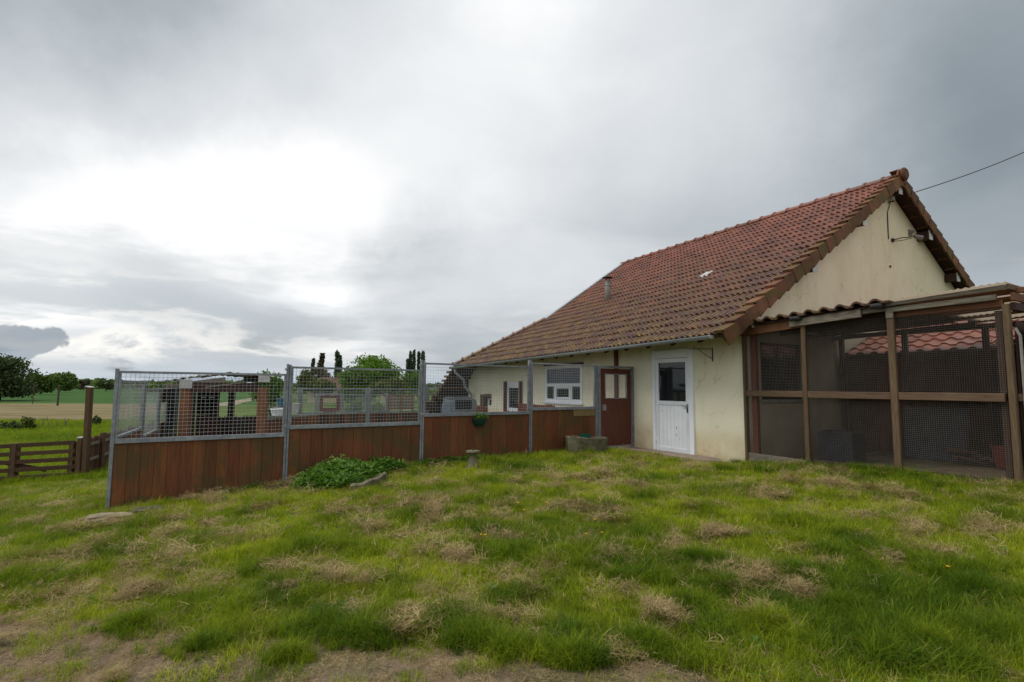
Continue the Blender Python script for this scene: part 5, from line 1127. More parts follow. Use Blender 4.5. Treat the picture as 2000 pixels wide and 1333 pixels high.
# ================================================================== TREES AND FAR BUILDINGS
M['lf_tree'] = leafmat('tree_leaves', (.07, .12, .025), (.12, .17, .035), .25, inst_=False)
M['lf_dark'] = leafmat('dark_tree_leaves', (.045, .068, .025), (.085, .11, .04), .2, inst_=False)
M['lf_oak'] = leafmat('oak_leaves', (.07, .145, .012), (.14, .24, .022), .3, inst_=False)
M['lf_brown'] = leafmat('budding_twigs', (.075, .060, .038), (.10, .095, .045), .1, inst_=False)
M['lf_pop'] = leafmat('poplar_leaves', (.06, .09, .05), (.11, .15, .08), .2, inst_=False)
M['lf_yel'] = leafmat('yellowish_leaves', (.09, .11, .022), (.13, .15, .03), .25, inst_=False)
def cloud_mesh(name, matn, pts, size, seed):
    r = np.random.default_rng(seed); n = len(pts); p = np.asarray(pts)
    a = r.normal(size=(n, 3)); a /= np.linalg.norm(a, axis=1)[:, None]; b2 = np.cross(a, r.normal(size=(n, 3))); b2 /= np.linalg.norm(b2, axis=1)[:, None]
    sz = (size*r.uniform(.55, 1.3, n))[:, None]
    v = np.empty((n, 4, 3)); v[:, 0] = p-a*sz; v[:, 1] = p+b2*sz*.6; v[:, 2] = p+a*sz; v[:, 3] = p-b2*sz*.6
    f = np.arange(n*4).reshape(n, 4); me = bpy.data.meshes.new(name); me.from_pydata(v.reshape(-1, 3).tolist(), [], f.tolist()); me.materials.append(M[matn])
    at = me.attributes.new('var', 'FLOAT', 'FACE'); at.data.foreach_set('value', r.uniform(0, 1, n)); at = me.attributes.new('tint', 'FLOAT', 'FACE'); at.data.foreach_set('value', r.uniform(0, 1, n)); return me
def lobes_pts(r, lobes, n, shell=.55):
    vol = np.array([l[3]*l[4]*l[5] for l in lobes])**(.7); cnt = r.multinomial(n, vol/vol.sum()); out = []
    for l, c in zip(lobes, cnt):
        d = r.normal(size=(c, 3)); d /= np.linalg.norm(d, axis=1)[:, None]; rad = (shell+(1-shell)*r.uniform(0, 1, c))*(1+.10*r.normal(size=c)); out.append(np.array(l[:3])+d*rad[:, None]*np.array(l[3:6]))
    return np.concatenate(out)
def tree(name, label, px0, px1, yt, yb, d, matn='lf_tree', n=2600, kind='round', seed=0, leaf=None, group=None, density=1, gappy=.0):
    r = np.random.default_rng(seed+11); c0 = P((px0+px1)/2, yb, d); w = (P(px1, yb, d)-P(px0, yb, d)).length; h = (P(px0, yt, d)-P(px0, yb, d)).length
    zg = gz(c0.x, c0.y); base = min(c0.z, zg+.2) if kind != 'bush' else c0.z; H = c0.z+h-base
    o = thing(name, label, 'bush' if kind == 'bush' else 'tree', (c0.x, c0.y, base), 0, group); L = []
    leaf = leaf or d*.0028
    if kind == 'poplar':
        n = int(n*2.2); gappy = .18
        for k in range(9): u_ = k/8; L.append((r.normal()*w*.03, r.normal()*w*.05, H*(.12+.82*u_), w*.42*(1-.75*abs(u_-.42)**1.2), w*.42, H*.13))
    elif kind == 'bush':
        for k in range(7): L.append((w*.38*r.uniform(-1, 1), w*.3*r.uniform(-1, 1), H*r.uniform(.25, .6), w*.26, w*.26, H*.38))
    else:
        for k in range(16):
            a = r.uniform(0, 2*pi); q = r.uniform(0, 1)**.6; zf = r.uniform(.14, .82) if kind == 'round' else r.uniform(.25, .8)
            wid = sqrt(max(.1, 1-((zf-.50)/.55)**2)); L.append((cos(a)*q*w*.38*wid, sin(a)*q*w*.38*wid, H*zf, w*.20*r.uniform(.7, 1.25), w*.19, H*.17*r.uniform(.7, 1.2)))
        L.append((0, 0, H*.55, w*.36, w*.36, H*.34))
    pts = lobes_pts(r, L, int(n*density), .45 if gappy == 0 else .1)
    if gappy: keep = fbm(pts[:, 0]/(w*.10)+seed, pts[:, 2]/(w*.10), seed, 2) > gappy; pts = pts[keep]
    pts = pts[(pts[:, 2] > H*.03) & (pts[:, 2] < H*1.02)]
    cr = bpy.data.objects.new('crown', cloud_mesh('crown', matn, pts, leaf, seed)); COL.objects.link(cr); cr.parent = o
    mb = MB(); tr_ = w*.022 if kind != 'poplar' else w*.05; mb.tube([(0, 0, -.3), (w*.01, 0, H*.25), (-w*.015, 0, H*.5), (0, 0, H*.78)], [tr_*1.4, tr_, tr_*.7, tr_*.2], 7)
    if kind not in ('poplar', 'bush'):
        for k in range(9): a = r.uniform(0, 2*pi); z0 = H*r.uniform(.18, .5); e_ = w*r.uniform(.22, .42); mb.tube([(0, 0, z0), (cos(a)*e_*.5, sin(a)*e_*.5, z0+H*.14), (cos(a)*e_, sin(a)*e_, z0+H*.26)], [tr_*.5, tr_*.3, tr_*.08], 5)
    mb.build('trunk', 'bark', o, smooth=True); return o
GT = 'trees beyond the fields'
tree('field_tree', 'big grey-green tree at the left edge of the field', -80, 72, 686, 782, 95, 'lf_dark', 15000, seed=1, gappy=.22, leaf=.26)
tree('field_tree', 'light green tree just right of the big left-edge tree', 56, 104, 726, 768, 150, 'lf_tree', 3600, 'bush', seed=2, leaf=.4)
tree('field_tree', 'dark rounded tree standing out above the far hedge on the left', 90, 142, 722, 764, 190, 'lf_tree', 4200, 'bush', seed=3, leaf=.5)
tree('field_tree', 'pale thin tree in the far hedge left of the kennel post', 188, 226, 736, 760, 240, 'lf_dark', 1500, seed=4, leaf=.6, gappy=.4)
tree('field_tree', 'small faint tree in the far hedge behind the tall post', 150, 176, 739, 760, 260, 'lf_brown', 900, seed=5, leaf=.6, gappy=.4)
tree('round_tree', 'yellow-green tree rising behind the kennel shed roof', 486, 560, 716, 790, 75, 'lf_oak', 5000, seed=6, leaf=.2)
tree('oak_tree', 'big bright green oak between the poplars behind the mesh fence', 654, 786, 686, 776, 80, 'lf_oak', 15000, seed=7, leaf=.2, gappy=.24)
tree('oak_tree', 'small bright green tree on the left foot of the big oak', 662, 700, 722, 768, 78, 'lf_oak', 1800, seed=8, leaf=.2)
tree('poplar_tree', 'short brownish poplar, leftmost above the middle fence', 604, 614, 702, 770, 150, 'lf_pop', 700, 'poplar', 9, .42)
tree('poplar_tree', 'brownish poplar with bare branches, second from the left', 617, 633, 692, 770, 150, 'lf_brown', 1500, 'poplar', 10, .4, gappy=.3)
tree('poplar_tree', 'tall slim poplar standing alone left of the big oak', 650, 663, 688, 770, 150, 'lf_pop', 1500, 'poplar', 11, .42)
tree('poplar_tree', 'shorter spire hugging the right side of the lone poplar', 659, 667, 697, 768, 150, 'lf_pop', 900, 'poplar', 12, .42)
for k, (a, b2, y, lab) in enumerate(((791, 799, 703, 'shortest poplar of the row right of the oak'), (796, 804, 688, 'second poplar from the left in the row right of the oak'), (803, 811, 686, 'tallest poplar in the row right of the oak'), (812.5, 820, 689, 'slim poplar just left of the third fence post'), (818.5, 830, 688, 'widest poplar, partly behind the third fence post'))):
    tree('poplar_tree', lab, a, b2, y, 775, 130, 'lf_pop', 1200, 'poplar', 20+k, .36)
tree('leafy_bush', 'bright green bush under the right-hand poplars', 778, 820, 720, 772, 95, 'lf_oak', 2600, 'bush', 13, .25)
tree('leafy_bush', 'olive bush climbing over the left end of the red-roofed farmhouse', 582, 612, 716, 768, 92, 'lf_yel', 2400, 'bush', 14, .25)
tree('bare_tree', 'brown purple budding tree behind the red-roofed farmhouse', 598, 655, 714, 768, 120, 'lf_brown', 4500, seed=15, leaf=.3, gappy=.25)
tree('leafy_bush', 'yellow-green bush in front of the red-roofed farmhouse', 606, 650, 736, 768, 84, 'lf_yel', 2600, 'bush', 16, .22)
tree('leafy_bush', 'light green bush right of the foot of the oak', 728, 790, 735, 772, 76, 'lf_yel', 3000, 'bush', 17, .22)
tree('leafy_bush', 'grey-green bush in the far field beside the tubs', 524, 556, 788, 818, 22, 'lf_dark', 1400, 'bush', 18, .06)
tree('leafy_bush', 'dark green shrub behind the middle of the far mesh fence', 672, 708, 782, 812, 26, 'lf_tree', 1800, 'bush', 19, .07)
tree('leafy_bush', 'low shrub left of the slatted screen', 716, 752, 786, 812, 26, 'lf_tree', 1600, 'bush', 30, .07)
tree('field_shrub', 'feathery pale shrub at the edge of the stubble', 34, 66, 812, 846, 34, 'lf_yel', 1300, 'bush', 31, .08, gappy=.3)
tree('field_shrub', 'low darker shrub left of the feathery one by the stubble', 6, 36, 820, 846, 34, 'lf_dark', 1000, 'bush', 32, .08, gappy=.3)
tree('field_shrub', 'single dark sapling at the stubble edge near the tall post', 181, 194, 812, 832, 38, 'lf_dark', 350, 'bush', 33, .09)
# houses far behind
def farhouse(name, lab, px0, px1, yr, ye, yb, d, mt, dep=9, hip=.18):
    c0 = P((px0+px1)/2, yb, d); w = (P(px1, yb, d)-P(px0, yb, d)).length; zr2 = P(px0, yr, d).z-c0.z; ze = P(px0, ye, d).z-c0.z
    o = thing(name, lab, 'house', (c0.x, c0.y, c0.z), .12)
    mb = MB(); mb.box(-w*.46, w*.46, 0, dep, -2.5, ze); mb.build('wall', 'plaster2', o)
    a = w*.5; i = a*(1-hip*2); mb = MB(); mb.add([(-a, -.5, ze-.1), (a, -.5, ze-.1), (a, dep+.5, ze-.1), (-a, dep+.5, ze-.1), (-i, dep/2, zr2), (i, dep/2, zr2)], [(0, 1, 5, 4), (1, 2, 5), (2, 3, 4, 5), (3, 0, 4), (3, 2, 1, 0)]); rf = mb.build('roof', mt, o)
    mb = MB(); mb.box(i*.5, i*.5+.7, dep/2-.3, dep/2+.3, zr2-.5, zr2+.8); mb.build('chimney', 'stub', rf)
    for k in range(3): x = -w*.3+k*w*.3; mb = MB(); mb.box(x, x+.9, -.03, .0, ze-1.4, ze-.4); mb.build('window', 'glass', o)
M['purpleroof'] = simple('far_purple_tiles', (.12, .065, .055), (.085, .05, .045), .8, .9, .3, .02, vary=0)
farhouse('red_roofed_farmhouse', 'distant farmhouse with purplish tiled roof among the trees', 600, 672, 736, 761, 764, 96, 'purpleroof', 8, .2)
farhouse('dark_roofed_barn', 'distant barn with a dark steep roof behind the oak', 742, 776, 733, 760, 764, 100, 'darkwood', 9, .1)
# field posts
for px, y0, y1, d, lab in ((113, 753, 784, 75, 'dark wooden pole standing in the green field'), (64, 756, 784, 80, 'thin pale pole beside the big left-edge tree')):
    p = P(px, y1, d); o = thing('field_pole', lab, 'pole', (p.x, p.y, gz(p.x, p.y))); h = P(px, y0, d).z-o.location.z; mb = MB(); mb.tube([(0, 0, -.2), (0, 0, h)], [.13, .10] if px > 100 else [.06, .05], 8); mb.build('shaft', 'bark', o); mb = MB(); mb.tube([(0, 0, h), (0, 0, h+.05)], .12 if px > 100 else .06, 8); mb.build('cap', 'concrete', o)
for k, (px, y, hh, lean) in enumerate(((80, 842, .7, .15), (97, 840, .85, -.25), (109, 840, .6, .1), (122, 842, .75, .35), (128, 839, .8, -.1))):
    d = 36; p = P(px, y, d); o = MB(); o.tube([(0, 0, -.2), (lean*.5, 0, hh*.5), (lean, 0, hh)], [.035, .03, .02], 5); s_ = o.build('old_fence_stake', 'greywood'); s_.location = (p.x, p.y, gz(p.x, p.y)); tag(s_, ['leftmost grey stake, nearest the feathery shrub by the stubble', 'old stake leaning left beside the stubble shrub', 'shortest old stake in the row by the stubble', 'old stake leaning hard to the right in the stubble row', 'rightmost old stake of the row by the stubble'][k], 'stake', 'old stakes along the edge of the stubble')
# far hedges and woods (read as one mass)
def wood(name, lab, segs, d, size, n, matn, seed):
    r = np.random.default_rng(seed); P_ = []
    for (px0, px1, yt, yb) in segs:
        m_ = int(n*(px1-px0)/100); pxs = r.uniform(px0, px1, m_); top = yt+(yb-yt)*.55*fbm(pxs/9+seed, pxs*0+seed, seed, 3); v_ = r.uniform(0, 1, m_)**.7; ys = yb+(top-yb)*v_; dd = d*(1+.06*r.normal(size=m_))
        X = (pxs-1000)/F; U = (666.5-ys)/F; x = X*cr_-U*sr_; u = X*sr_+U*cr_; ry = cp_-u*sp_; rz2 = sp_+u*cp_; P_.append(np.stack([x/ry*dd, dd, EZ+rz2/ry*d], 1))
    o = bpy.data.objects.new(name, cloud_mesh(name, matn, np.concatenate(P_), size, seed)); COL.objects.link(o); return tag(o, lab, kind='stuff')
wood('far_hedge', 'dark hedgerow and wood along the horizon', [(-60, 60, 736, 759), (60, 240, 738, 758), (240, 480, 743, 757), (660, 800, 748, 758)], 380, 1.3, 3600, 'lf_tree', 41)
wood('far_wood', 'bluish woods on the horizon behind the yard', [(-60, 300, 746, 754), (300, 900, 748, 756)], 900, 2.8, 700, 'lf_pop', 42)
wood('field_hedge', 'low green hedge between the fields', [(560, 600, 757, 768), (655, 860, 760, 772)], 110, .35, 1500, 'lf_tree', 43)

# ================================================================== GRASS, STRAW, PLANTS (instances over the ground)
M['grass'] = leafmat('grass_blade', (.068, .136, .007), (.47, .50, .024), .42, .65)
M['straw'] = leafmat('dry_straw', (.24, .17, .075), (.50, .385, .20), .15, .8)
M['weed'] = leafmat('weed_leaf', (.07, .16, .02), (.16, .28, .045), .3, .45)
protos = bpy.data.collections.new('plant_prototypes')
def clump(name, matn, n, rad, hmin, hmax, wid, lean, seg=3, seed=0, flat=0., base_z=0., curl=1.):
    r = np.random.default_rng(seed); V = []; Fc = []; var = []
    for i in range(n):
        a = r.uniform(0, 2*pi); q = rad*sqrt(r.uniform()); x, y = q*cos(a), q*sin(a); L = r.uniform(hmin, hmax); da = r.uniform(0, 2*pi); le = lean*r.uniform(.3, 1.6)
        th = r.uniform(.05, .35) if not flat else r.uniform(1.1, 1.55)*flat; px_, py_, pz_ = x, y, base_z+(r.uniform(0, .03) if flat else -.01); o = len(V); ang = th
        sx_, sy_ = -sin(da), cos(da)
        for k in range(seg+1):
            w = wid*(1-(k/seg)**1.6)*.5*r.uniform(.9, 1.1)
            if k < seg: V += [(px_-sx_*w, py_-sy_*w, pz_), (px_+sx_*w, py_+sy_*w, pz_)]
            else: V.append((px_, py_, pz_))
            stp = L/seg; px_ += cos(da)*sin(ang)*stp; py_ += sin(da)*sin(ang)*stp; pz_ += cos(ang)*stp; ang += le*curl/seg
        for k in range(seg-1): Fc.append((o+2*k, o+2*k+1, o+2*k+3, o+2*k+2))
        Fc.append((o+2*seg-2, o+2*seg-1, o+2*seg)); vv = r.uniform(); var += [vv]*seg
    me = bpy.data.meshes.new(name); me.from_pydata(V, [], Fc); me.materials.append(M[matn]); at = me.attributes.new('var', 'FLOAT', 'FACE'); at.data.foreach_set('value', var)
    return me
def rosette(name, n, L, seed):
    r = random.Random(seed); V = []; Fc = []; var = []
    for i in range(n):
        a = 2*pi*i/n+r.uniform(-.3, .3); l = L*r.uniform(.6, 1.1); w = l*.20; el = r.uniform(.25, .9); o = len(V)
        for u_, ww in ((0, .15), (.35, .8), (.7, 1.), (1, 0)):
            x = l*u_; z = .01+sin(el)*x - .9*x*x/l*.5; c_ = cos(el)*x
            for s_ in ((-1, 1) if ww > 0 else (0,)): V.append((cos(a)*c_-sin(a)*w*ww*s_, sin(a)*c_+cos(a)*w*ww*s_, z+abs(s_)*w*.2))
        Fc += [(o, o+1, o+3, o+2), (o+2, o+3, o+5, o+4), (o+4, o+5, o+6)]; var += [r.random()]*3
    me = bpy.data.meshes.new(name); me.from_pydata(V, [], Fc); me.materials.append(M['weed']); at = me.attributes.new('var', 'FLOAT', 'FACE'); at.data.foreach_set('value', var); return me
PR = []
def addproto(me): 
    o = bpy.data.objects.new('%02d_%s' % (len(PR), me.name), me); protos.objects.link(o); PR.append(o); return len(PR)-1
g_short = [addproto(clump('short_grass', 'grass', 60, .085, .025, .065, .0036, 1.0, 3, 100+i)) for i in range(3)]
g_mid = [addproto(clump('mid_grass', 'grass', 62, .085, .05, .11, .0042, 1.3, 3, 110+i)) for i in range(3)]
g_long = [addproto(clump('long_grass', 'grass', 70, .075, .10, .21, .0048, 1.9, 4, 120+i)) for i in range(3)]
g_straw = [addproto(clump('loose_straw', 'straw', 52, .12, .04, .13, .0032, .4, 3, 130+i, flat=.97)) for i in range(3)]
g_heap = [addproto(clump('straw_heap', 'straw', 150, .11, .03, .10, .0034, .5, 3, 140+i, flat=.95, base_z=.022)) for i in range(2)]
g_ros = [addproto(rosette('weed_rosette', 8, .12, 150+i)) for i in range(2)]
g_coarse = [addproto(clump('coarse_grass', 'grass', 60, .28, .12, .32, .014, 1.2, 3, 160+i)) for i in range(2)]
g_clover = []
def leafy(name, seed):
    r = random.Random(seed); mb = MB(); var = []
    for i in range(26):
        p = Vector((r.gauss(0, .05), r.gauss(0, .05), r.uniform(.0, .09)))
        a0 = r.uniform(0, 2*pi)
        for k in range(3):
            a = a0+k*2.09; d = Vector((cos(a), sin(a), r.uniform(-.25, .35))).normalized(); s_ = d.cross(Vector((0, 0, 1))).normalized(); L = .034*r.uniform(.7, 1.2)
            mb.add([p, p+d*L*.55+s_*L*.36+Vector((0, 0, .004)), p+d*L, p+d*L*.55-s_*L*.36+Vector((0, 0, .004))], [(0, 1, 2), (0, 2, 3)]); v_ = r.random(); var += [v_, v_]
    me = mb.mesh(name, 'weed', fix=False); at = me.attributes.new('var', 'FLOAT', 'FACE'); at.data.foreach_set('value', var); return me
g_clover = [addproto(leafy('clover', 170+i)) for i in range(2)]

def scatter(name, label, pts, sc_, tint, idx, tilt=.25, nrm=None):
    n = len(pts); me = bpy.data.meshes.new(name); me.from_pydata(pts.tolist(), [], [])
    r = np.random.default_rng(n)
    rot = np.stack([r.normal(0, tilt*.5, n), r.normal(0, tilt*.5, n), r.uniform(0, 2*pi, n)], 1)
    at = me.attributes.new('rot', 'FLOAT_VECTOR', 'POINT'); at.data.foreach_set('vector', rot.astype(np.float32).ravel())
    at = me.attributes.new('scl', 'FLOAT', 'POINT'); at.data.foreach_set('value', sc_.astype(np.float32))
    at = me.attributes.new('tint', 'FLOAT', 'POINT'); at.data.foreach_set('value', np.clip(tint, 0, 1).astype(np.float32))
    at = me.attributes.new('pid', 'INT', 'POINT'); at.data.foreach_set('value', idx.astype(np.int32))
    o = bpy.data.objects.new(name, me); COL.objects.link(o); tag(o, label, kind='stuff')
    ng = bpy.data.node_groups.new(name, 'GeometryNodeTree'); ng.interface.new_socket('Geometry', in_out='INPUT', socket_type='NodeSocketGeometry'); ng.interface.new_socket('Geometry', in_out='OUTPUT', socket_type='NodeSocketGeometry')
    N = ng.nodes; gi = N.new('NodeGroupInput'); go = N.new('NodeGroupOutput'); io = N.new('GeometryNodeInstanceOnPoints'); ci = N.new('GeometryNodeCollectionInfo'); mp = N.new('GeometryNodeMeshToPoints')
    ci.inputs['Collection'].default_value = protos; ci.inputs['Separate Children'].default_value = True; ci.inputs['Reset Children'].default_value = True
    def na(nm, tp): q = N.new('GeometryNodeInputNamedAttribute'); q.data_type = tp; q.inputs[0].default_value = nm; return [s_ for s_ in q.outputs if s_.enabled][0]
    lk = ng.links.new
    lk(gi.outputs[0], mp.inputs['Mesh']); lk(mp.outputs[0], io.inputs['Points']); lk(ci.outputs[0], io.inputs['Instance']); io.inputs['Pick Instance'].default_value = True
    lk(na('pid', 'INT'), io.inputs['Instance Index']); lk(na('scl', 'FLOAT'), io.inputs['Scale'])
    e2 = N.new('FunctionNodeEulerToRotation'); lk(na('rot', 'FLOAT_VECTOR'), e2.inputs[0]); lk(e2.outputs[0], io.inputs['Rotation'])
    lk(io.outputs[0], go.inputs[0]); md = o.modifiers.new('scatter', 'NODES'); md.node_group = ng; return o
# features of the lawn, placed where the photo shows them: (px, py, radius m, amount)
def feats(L): return [(hit(a, b2), r_, v) for a, b2, r_, v in L]
LUSH = feats([(1080, 1060, .75, 1.1), (1200, 1090, .6, 1.), (950, 1090, .5, .7), (1260, 1070, .35, .9), (1520, 1160, .8, .8), (1650, 1200, .7, .8), (1850, 1240, .8, .9), (1780, 1290, .6, .8), (700, 1240, .45, 1.1), (560, 1280, .3, .6), (960, 1250, .35, .9), (1130, 1280, .28, .9), (380, 1250, .4, .7), (1950, 1180, .8, .7), (1620, 1080, .6, .5), (460, 1130, .35, .5), (330, 1100, .3, .4), (1900, 960, 1.2, .5), (1350, 1140, .5, .8), (240, 960, .6, .6), (1310, 1250, .4, .5), (1480, 1030, .5, .4), (60, 1130, .6, .5), (1550, 920, .6, .8), (1700, 935, .5, .8)])
BARE = feats([(200, 1320, .9, 1.2), (60, 1290, .7, .9), (420, 1325, .5, .9), (640, 1320, .45, 1.1), (780, 1330, .4, 1.1), (900, 1310, .3, 1.1), (1060, 1325, .3, .9), (560, 1230, .2, .6), (-50, 1320, .8, 1.1), (1010, 1325, .3, 1), (1180, 1330, .25, .7), (330, 1290, .25, .5)])
STRAW = feats([(1180, 1010, .35, 1.1), (1290, 1000, .25, 1), (1100, 1000, .25, .9), (850, 1025, .3, 1), (740, 1000, .3, .9), (930, 1000, .25, .8), (380, 1060, .45, 1), (140, 1110, .5, .9), (450, 1020, .3, .9), (520, 1000, .3, .8), (1270, 1185, .22, 1.1), (1380, 1200, .25, .6), (860, 1215, .25, 1.1), (1080, 940, .5, .7), (1400, 1060, .3, .9), (1460, 1050, .3, 1), (1600, 1140, .35, .8), (1490, 1090, .2, .8), (1300, 1085, .2, .9), (380, 1160, .25, .9), (540, 1110, .3, .7), (800, 1230, .2, .6), (1090, 1240, .15, .8), (1310, 1240, .15, .8), (1000, 1230, .2, .9), (1750, 1000, .5, .5), (1850, 1110, .4, .6), (1920, 1040, .4, .6), (700, 1060, .4, .6), (640, 1010, .3, .7), (1650, 930, .3, .8), (1500, 970, .4, .5), (900, 1130, .3, .5), (1560, 1250, .2, .5), (1465, 1285, .15, .8), (60, 1030, .6, .4)])
def fsum(L, x, y):
    s_ = np.zeros_like(x)
    for p, r_, v in L: s_ += v*np.exp(-(((x-p.x))**2+((y-p.y))**2)/(r_*r_))
    return s_
def fields(x, y):
    lush = .62*fsum(LUSH, x, y)+1.0*(fbm(x*1.0+3, y*1.0, 21, 3)-.5)+2.0*(fbm(x*3.3, y*3.3, 23, 2)-.5)
    straw = .42*fsum(STRAW, x, y)+2.4*(fbm(x*1.7+y*.7, y*3.6-x*.5, 33, 4)-.58)+3.4*(fbm(x*6, y*9, 35, 3)-.5)
    bare = .9*fsum([(p, q*.55, v_) for p, q, v_ in BARE], x, y)+1.6*(fbm(x*3.5, y*3.5, 44, 3)-.55)
    bound = np.interp(x, [-4.5, -3.4, -1.7, -.8, .3, 1., 2.5, 5], [4.1, 3.95, 3.5, 3.4, 3.2, 3.1, 2.4, 1.5])
    bare = bare+1.7*np.clip((bound-y)/.22+1.2*(fbm(x*4, y*4, 46, 3)-.5), -.6, 1.0)
    return lush, straw, bare
def fencev(x, y): return (x-FA.x)*FN.x+(y-FA.y)*FN.y, (x-FA.x)*FU.x+(y-FA.y)*FU.y
def housev(x, y): return (x-C_.x)*A_.x+(y-C_.y)*A_.y, (x-C_.x)*B_.x+(y-C_.y)*B_.y
def lawn_pts(n, y0, y1, seed, fall=1.):
    r = np.random.default_rng(seed); y = y0+(y1-y0)*r.uniform(0, 1, n)**fall; x = r.uniform(-1.12, 1.12, n)*(y+1.2); return x, y
def allowed(x, y):
    v, u_ = fencev(x, y); t_, s_ = housev(x, y); ok = ~((v > -.035) & (u_ > -.05))
    ok &= ~((s_ > -.03) & (t_ > -30)); ok &= ~((s_ > -.64) & (t_ > -3.25) & (t_ < -.2)); return ok
CLOV = feats([(640, 945, .32, 1.3), (690, 940, .36, 1.3), (735, 925, .3, 1.2), (770, 925, .18, .6), (610, 955, .2, .7), (660, 955, .2, .8)])
xs, ys, ids, scs, tis, zo = [], [], [], [], [], []
def put(x, y, i, s_, t_, dz=0.):
    xs.append(x); ys.append(y); ids.append(np.broadcast_to(i, x.shape).copy()); scs.append(s_); tis.append(t_); zo.append(np.broadcast_to(dz, x.shape).copy())
r = np.random.default_rng(5)
for (y0, y1, n, k) in ((1.5, 4.5, 15000, 1.), (4.5, 8, 19000, 1.12), (8, 13, 15000, 1.4)):
    x, y = lawn_pts(n, y0, y1, int(y0*10)); ok = allowed(x, y); x, y = x[ok], y[ok]; lush, straw, bare = fields(x, y); u_ = r.uniform(0, 1, len(x)); clo = fsum(CLOV, x, y)
    keep = (bare < .50) | (u_ < .06); keep &= (straw < .50) | (u_ < .55); keep &= clo < .45
    x, y, lush, straw, u_ = x[keep], y[keep], lush[keep], straw[keep], u_[keep]
    long_ = (lush > .60) & (r.uniform(0, 1, len(x)) < .6); mid_ = ~long_ & (lush > .0+.35*r.normal(size=len(x)))
    vi = r.integers(0, 3, len(x)); idx = np.where(long_, g_long[0]+vi, np.where(mid_, g_mid[0]+vi, g_short[0]+vi))
    tint = .60-.42*np.clip(lush, -.5, 1.1)+.26*(fbm(x*1.3, y*1.3, 51, 3)-.5)*2+.10*r.normal(size=len(x))+.12*np.clip(straw, 0, 1)
    tuft = .62+.95*np.clip(fbm(x*5.5, y*5.5, 91, 2)-.15, 0, 1)
    put(x, y, idx, k*r.uniform(.75, 1.25, len(x))*np.where(long_, .85, 1.)*tuft, tint)
    # straw lying over it
    n2 = int(n*.8); x, y = lawn_pts(n2, y0, y1, int(y0*10)+1); ok = allowed(x, y); x, y = x[ok], y[ok]; lush, straw, bare = fields(x, y); u_ = r.uniform(0, 1, len(x)); clo = fsum(CLOV, x, y)
    keep = ((straw > .42+.5*(u_-.5)) | ((bare > .45) & (u_ < .62)) | (u_ < .11)) & (clo < .4)
    x, y, straw, u_ = x[keep], y[keep], straw[keep], u_[keep]; heap = (straw > .78) & (r.uniform(0, 1, len(x)) < .4)
    idx = np.where(heap, g_heap[0]+r.integers(0, 2, len(x)), g_straw[0]+r.integers(0, 3, len(x)))
    bsh = np.where(bare[keep] > .5, .42, 1.)
    put(x, y, idx, k*r.uniform(.6, 1.2, len(x))*bsh, .5+.25*r.normal(size=len(x))-.25*(fbm(x*2, y*2, 61, 2)-.5), np.clip(straw-.3, 0, .8)*.045)
    n3 = int(n*.035); x, y = lawn_pts(n3, y0, y1, int(y0*10)+2); ok = allowed(x, y); x, y = x[ok], y[ok]; lush, straw, bare = fields(x, y); ok = (straw < .4) & (bare < .4); x, y, lush = x[ok], y[ok], lush[ok]
    put(x, y, g_ros[0]+r.integers(0, 2, len(x)), r.uniform(.3, .7, len(x)), r.uniform(0, .8, len(x)), .01)
# taller fringe along the fence foot, the slab and the aviary foot
def fringe(p, q, n, w, idl, s0, s1, t0, seed):
    rr = np.random.default_rng(seed); u_ = rr.uniform(0, 1, n); x = p.x+(q.x-p.x)*u_+rr.normal(0, w, n); y = p.y+(q.y-p.y)*u_+rr.normal(0, w, n); ok = allowed(x, y); x, y = x[ok], y[ok]
    put(x, y, np.array(idl)[rr.integers(0, len(idl), len(x))], rr.uniform(s0, s1, len(x)), t0+.2*rr.normal(size=len(x)))
fringe(fw_(0, -.10, 0), fw_(8.2, -.10, 0), 420, .06, g_mid+g_straw+g_clover, .7, 1.2, .45, 1)
fringe(hw(-.5, -.12, 0), hw(3.9, -.12, 0), 420, .07, g_long+g_mid, .6, 1.0, .25, 2)
fringe(hw(1.0, -.15, 0), hw(2.6, -.15, 0), 120, .06, g_long+g_ros, .8, 1.2, .1, 22)
fringe(hw(-3.0, -.68, 0), hw(-.6, -.68, 0), 90, .05, g_short, .7, 1.0, .45, 3)
fringe(fw_(3.4, -.16, 0), fw_(5.3, -.14, 0), 260, .09, g_clover+g_straw, .8, 1.4, .4, 4)
tk = [(700, 1255, .17, 1.0), (640, 1225, .12, .8), (560, 1290, .09, .8), (930, 1262, .15, 1.05), (990, 1282, .11, .9), (1110, 1290, .12, .9), (1145, 1300, .09, .9), (400, 1270, .14, .7), (260, 1230, .15, .7), (1420, 1160, .2, .8), (1560, 1130, .2, .9), (1250, 1085, .18, .9), (1000, 1085, .2, .8), (1160, 1050, .22, .8), (1060, 1025, .2, .7), (1650, 1200, .22, .9), (1780, 1270, .25, .9), (1500, 1230, .2, .8), (1350, 1100, .2, .8), (340, 1120, .14, .6), (610, 1140, .14, .6), (1900, 1160, .22, .8), (1250, 1270, .16, .9)]
for j, (px, py, rad, hs) in enumerate(tk):
    rr = np.random.default_rng(300+j); p = hit(px, py); n = int(900*rad*rad*3.14)+14; a = rr.uniform(0, 6.28, n); q = rad*rr.uniform(0, 1, n)**.8*(.75+.7*vnoise(a*1.3+j, a*0+j, j)); x = p.x+q*np.cos(a)*1.5; y = p.y+q*np.sin(a)*.9
    put(x, y, np.array(g_long)[rr.integers(0, 3, n)], hs*rr.uniform(.55, 1.15, n)*np.clip(1.1-.5*q/rad, .4, 1.1), .30+.15*rr.normal(size=n)+.12*(j % 3-1), .02*(1-q/rad))
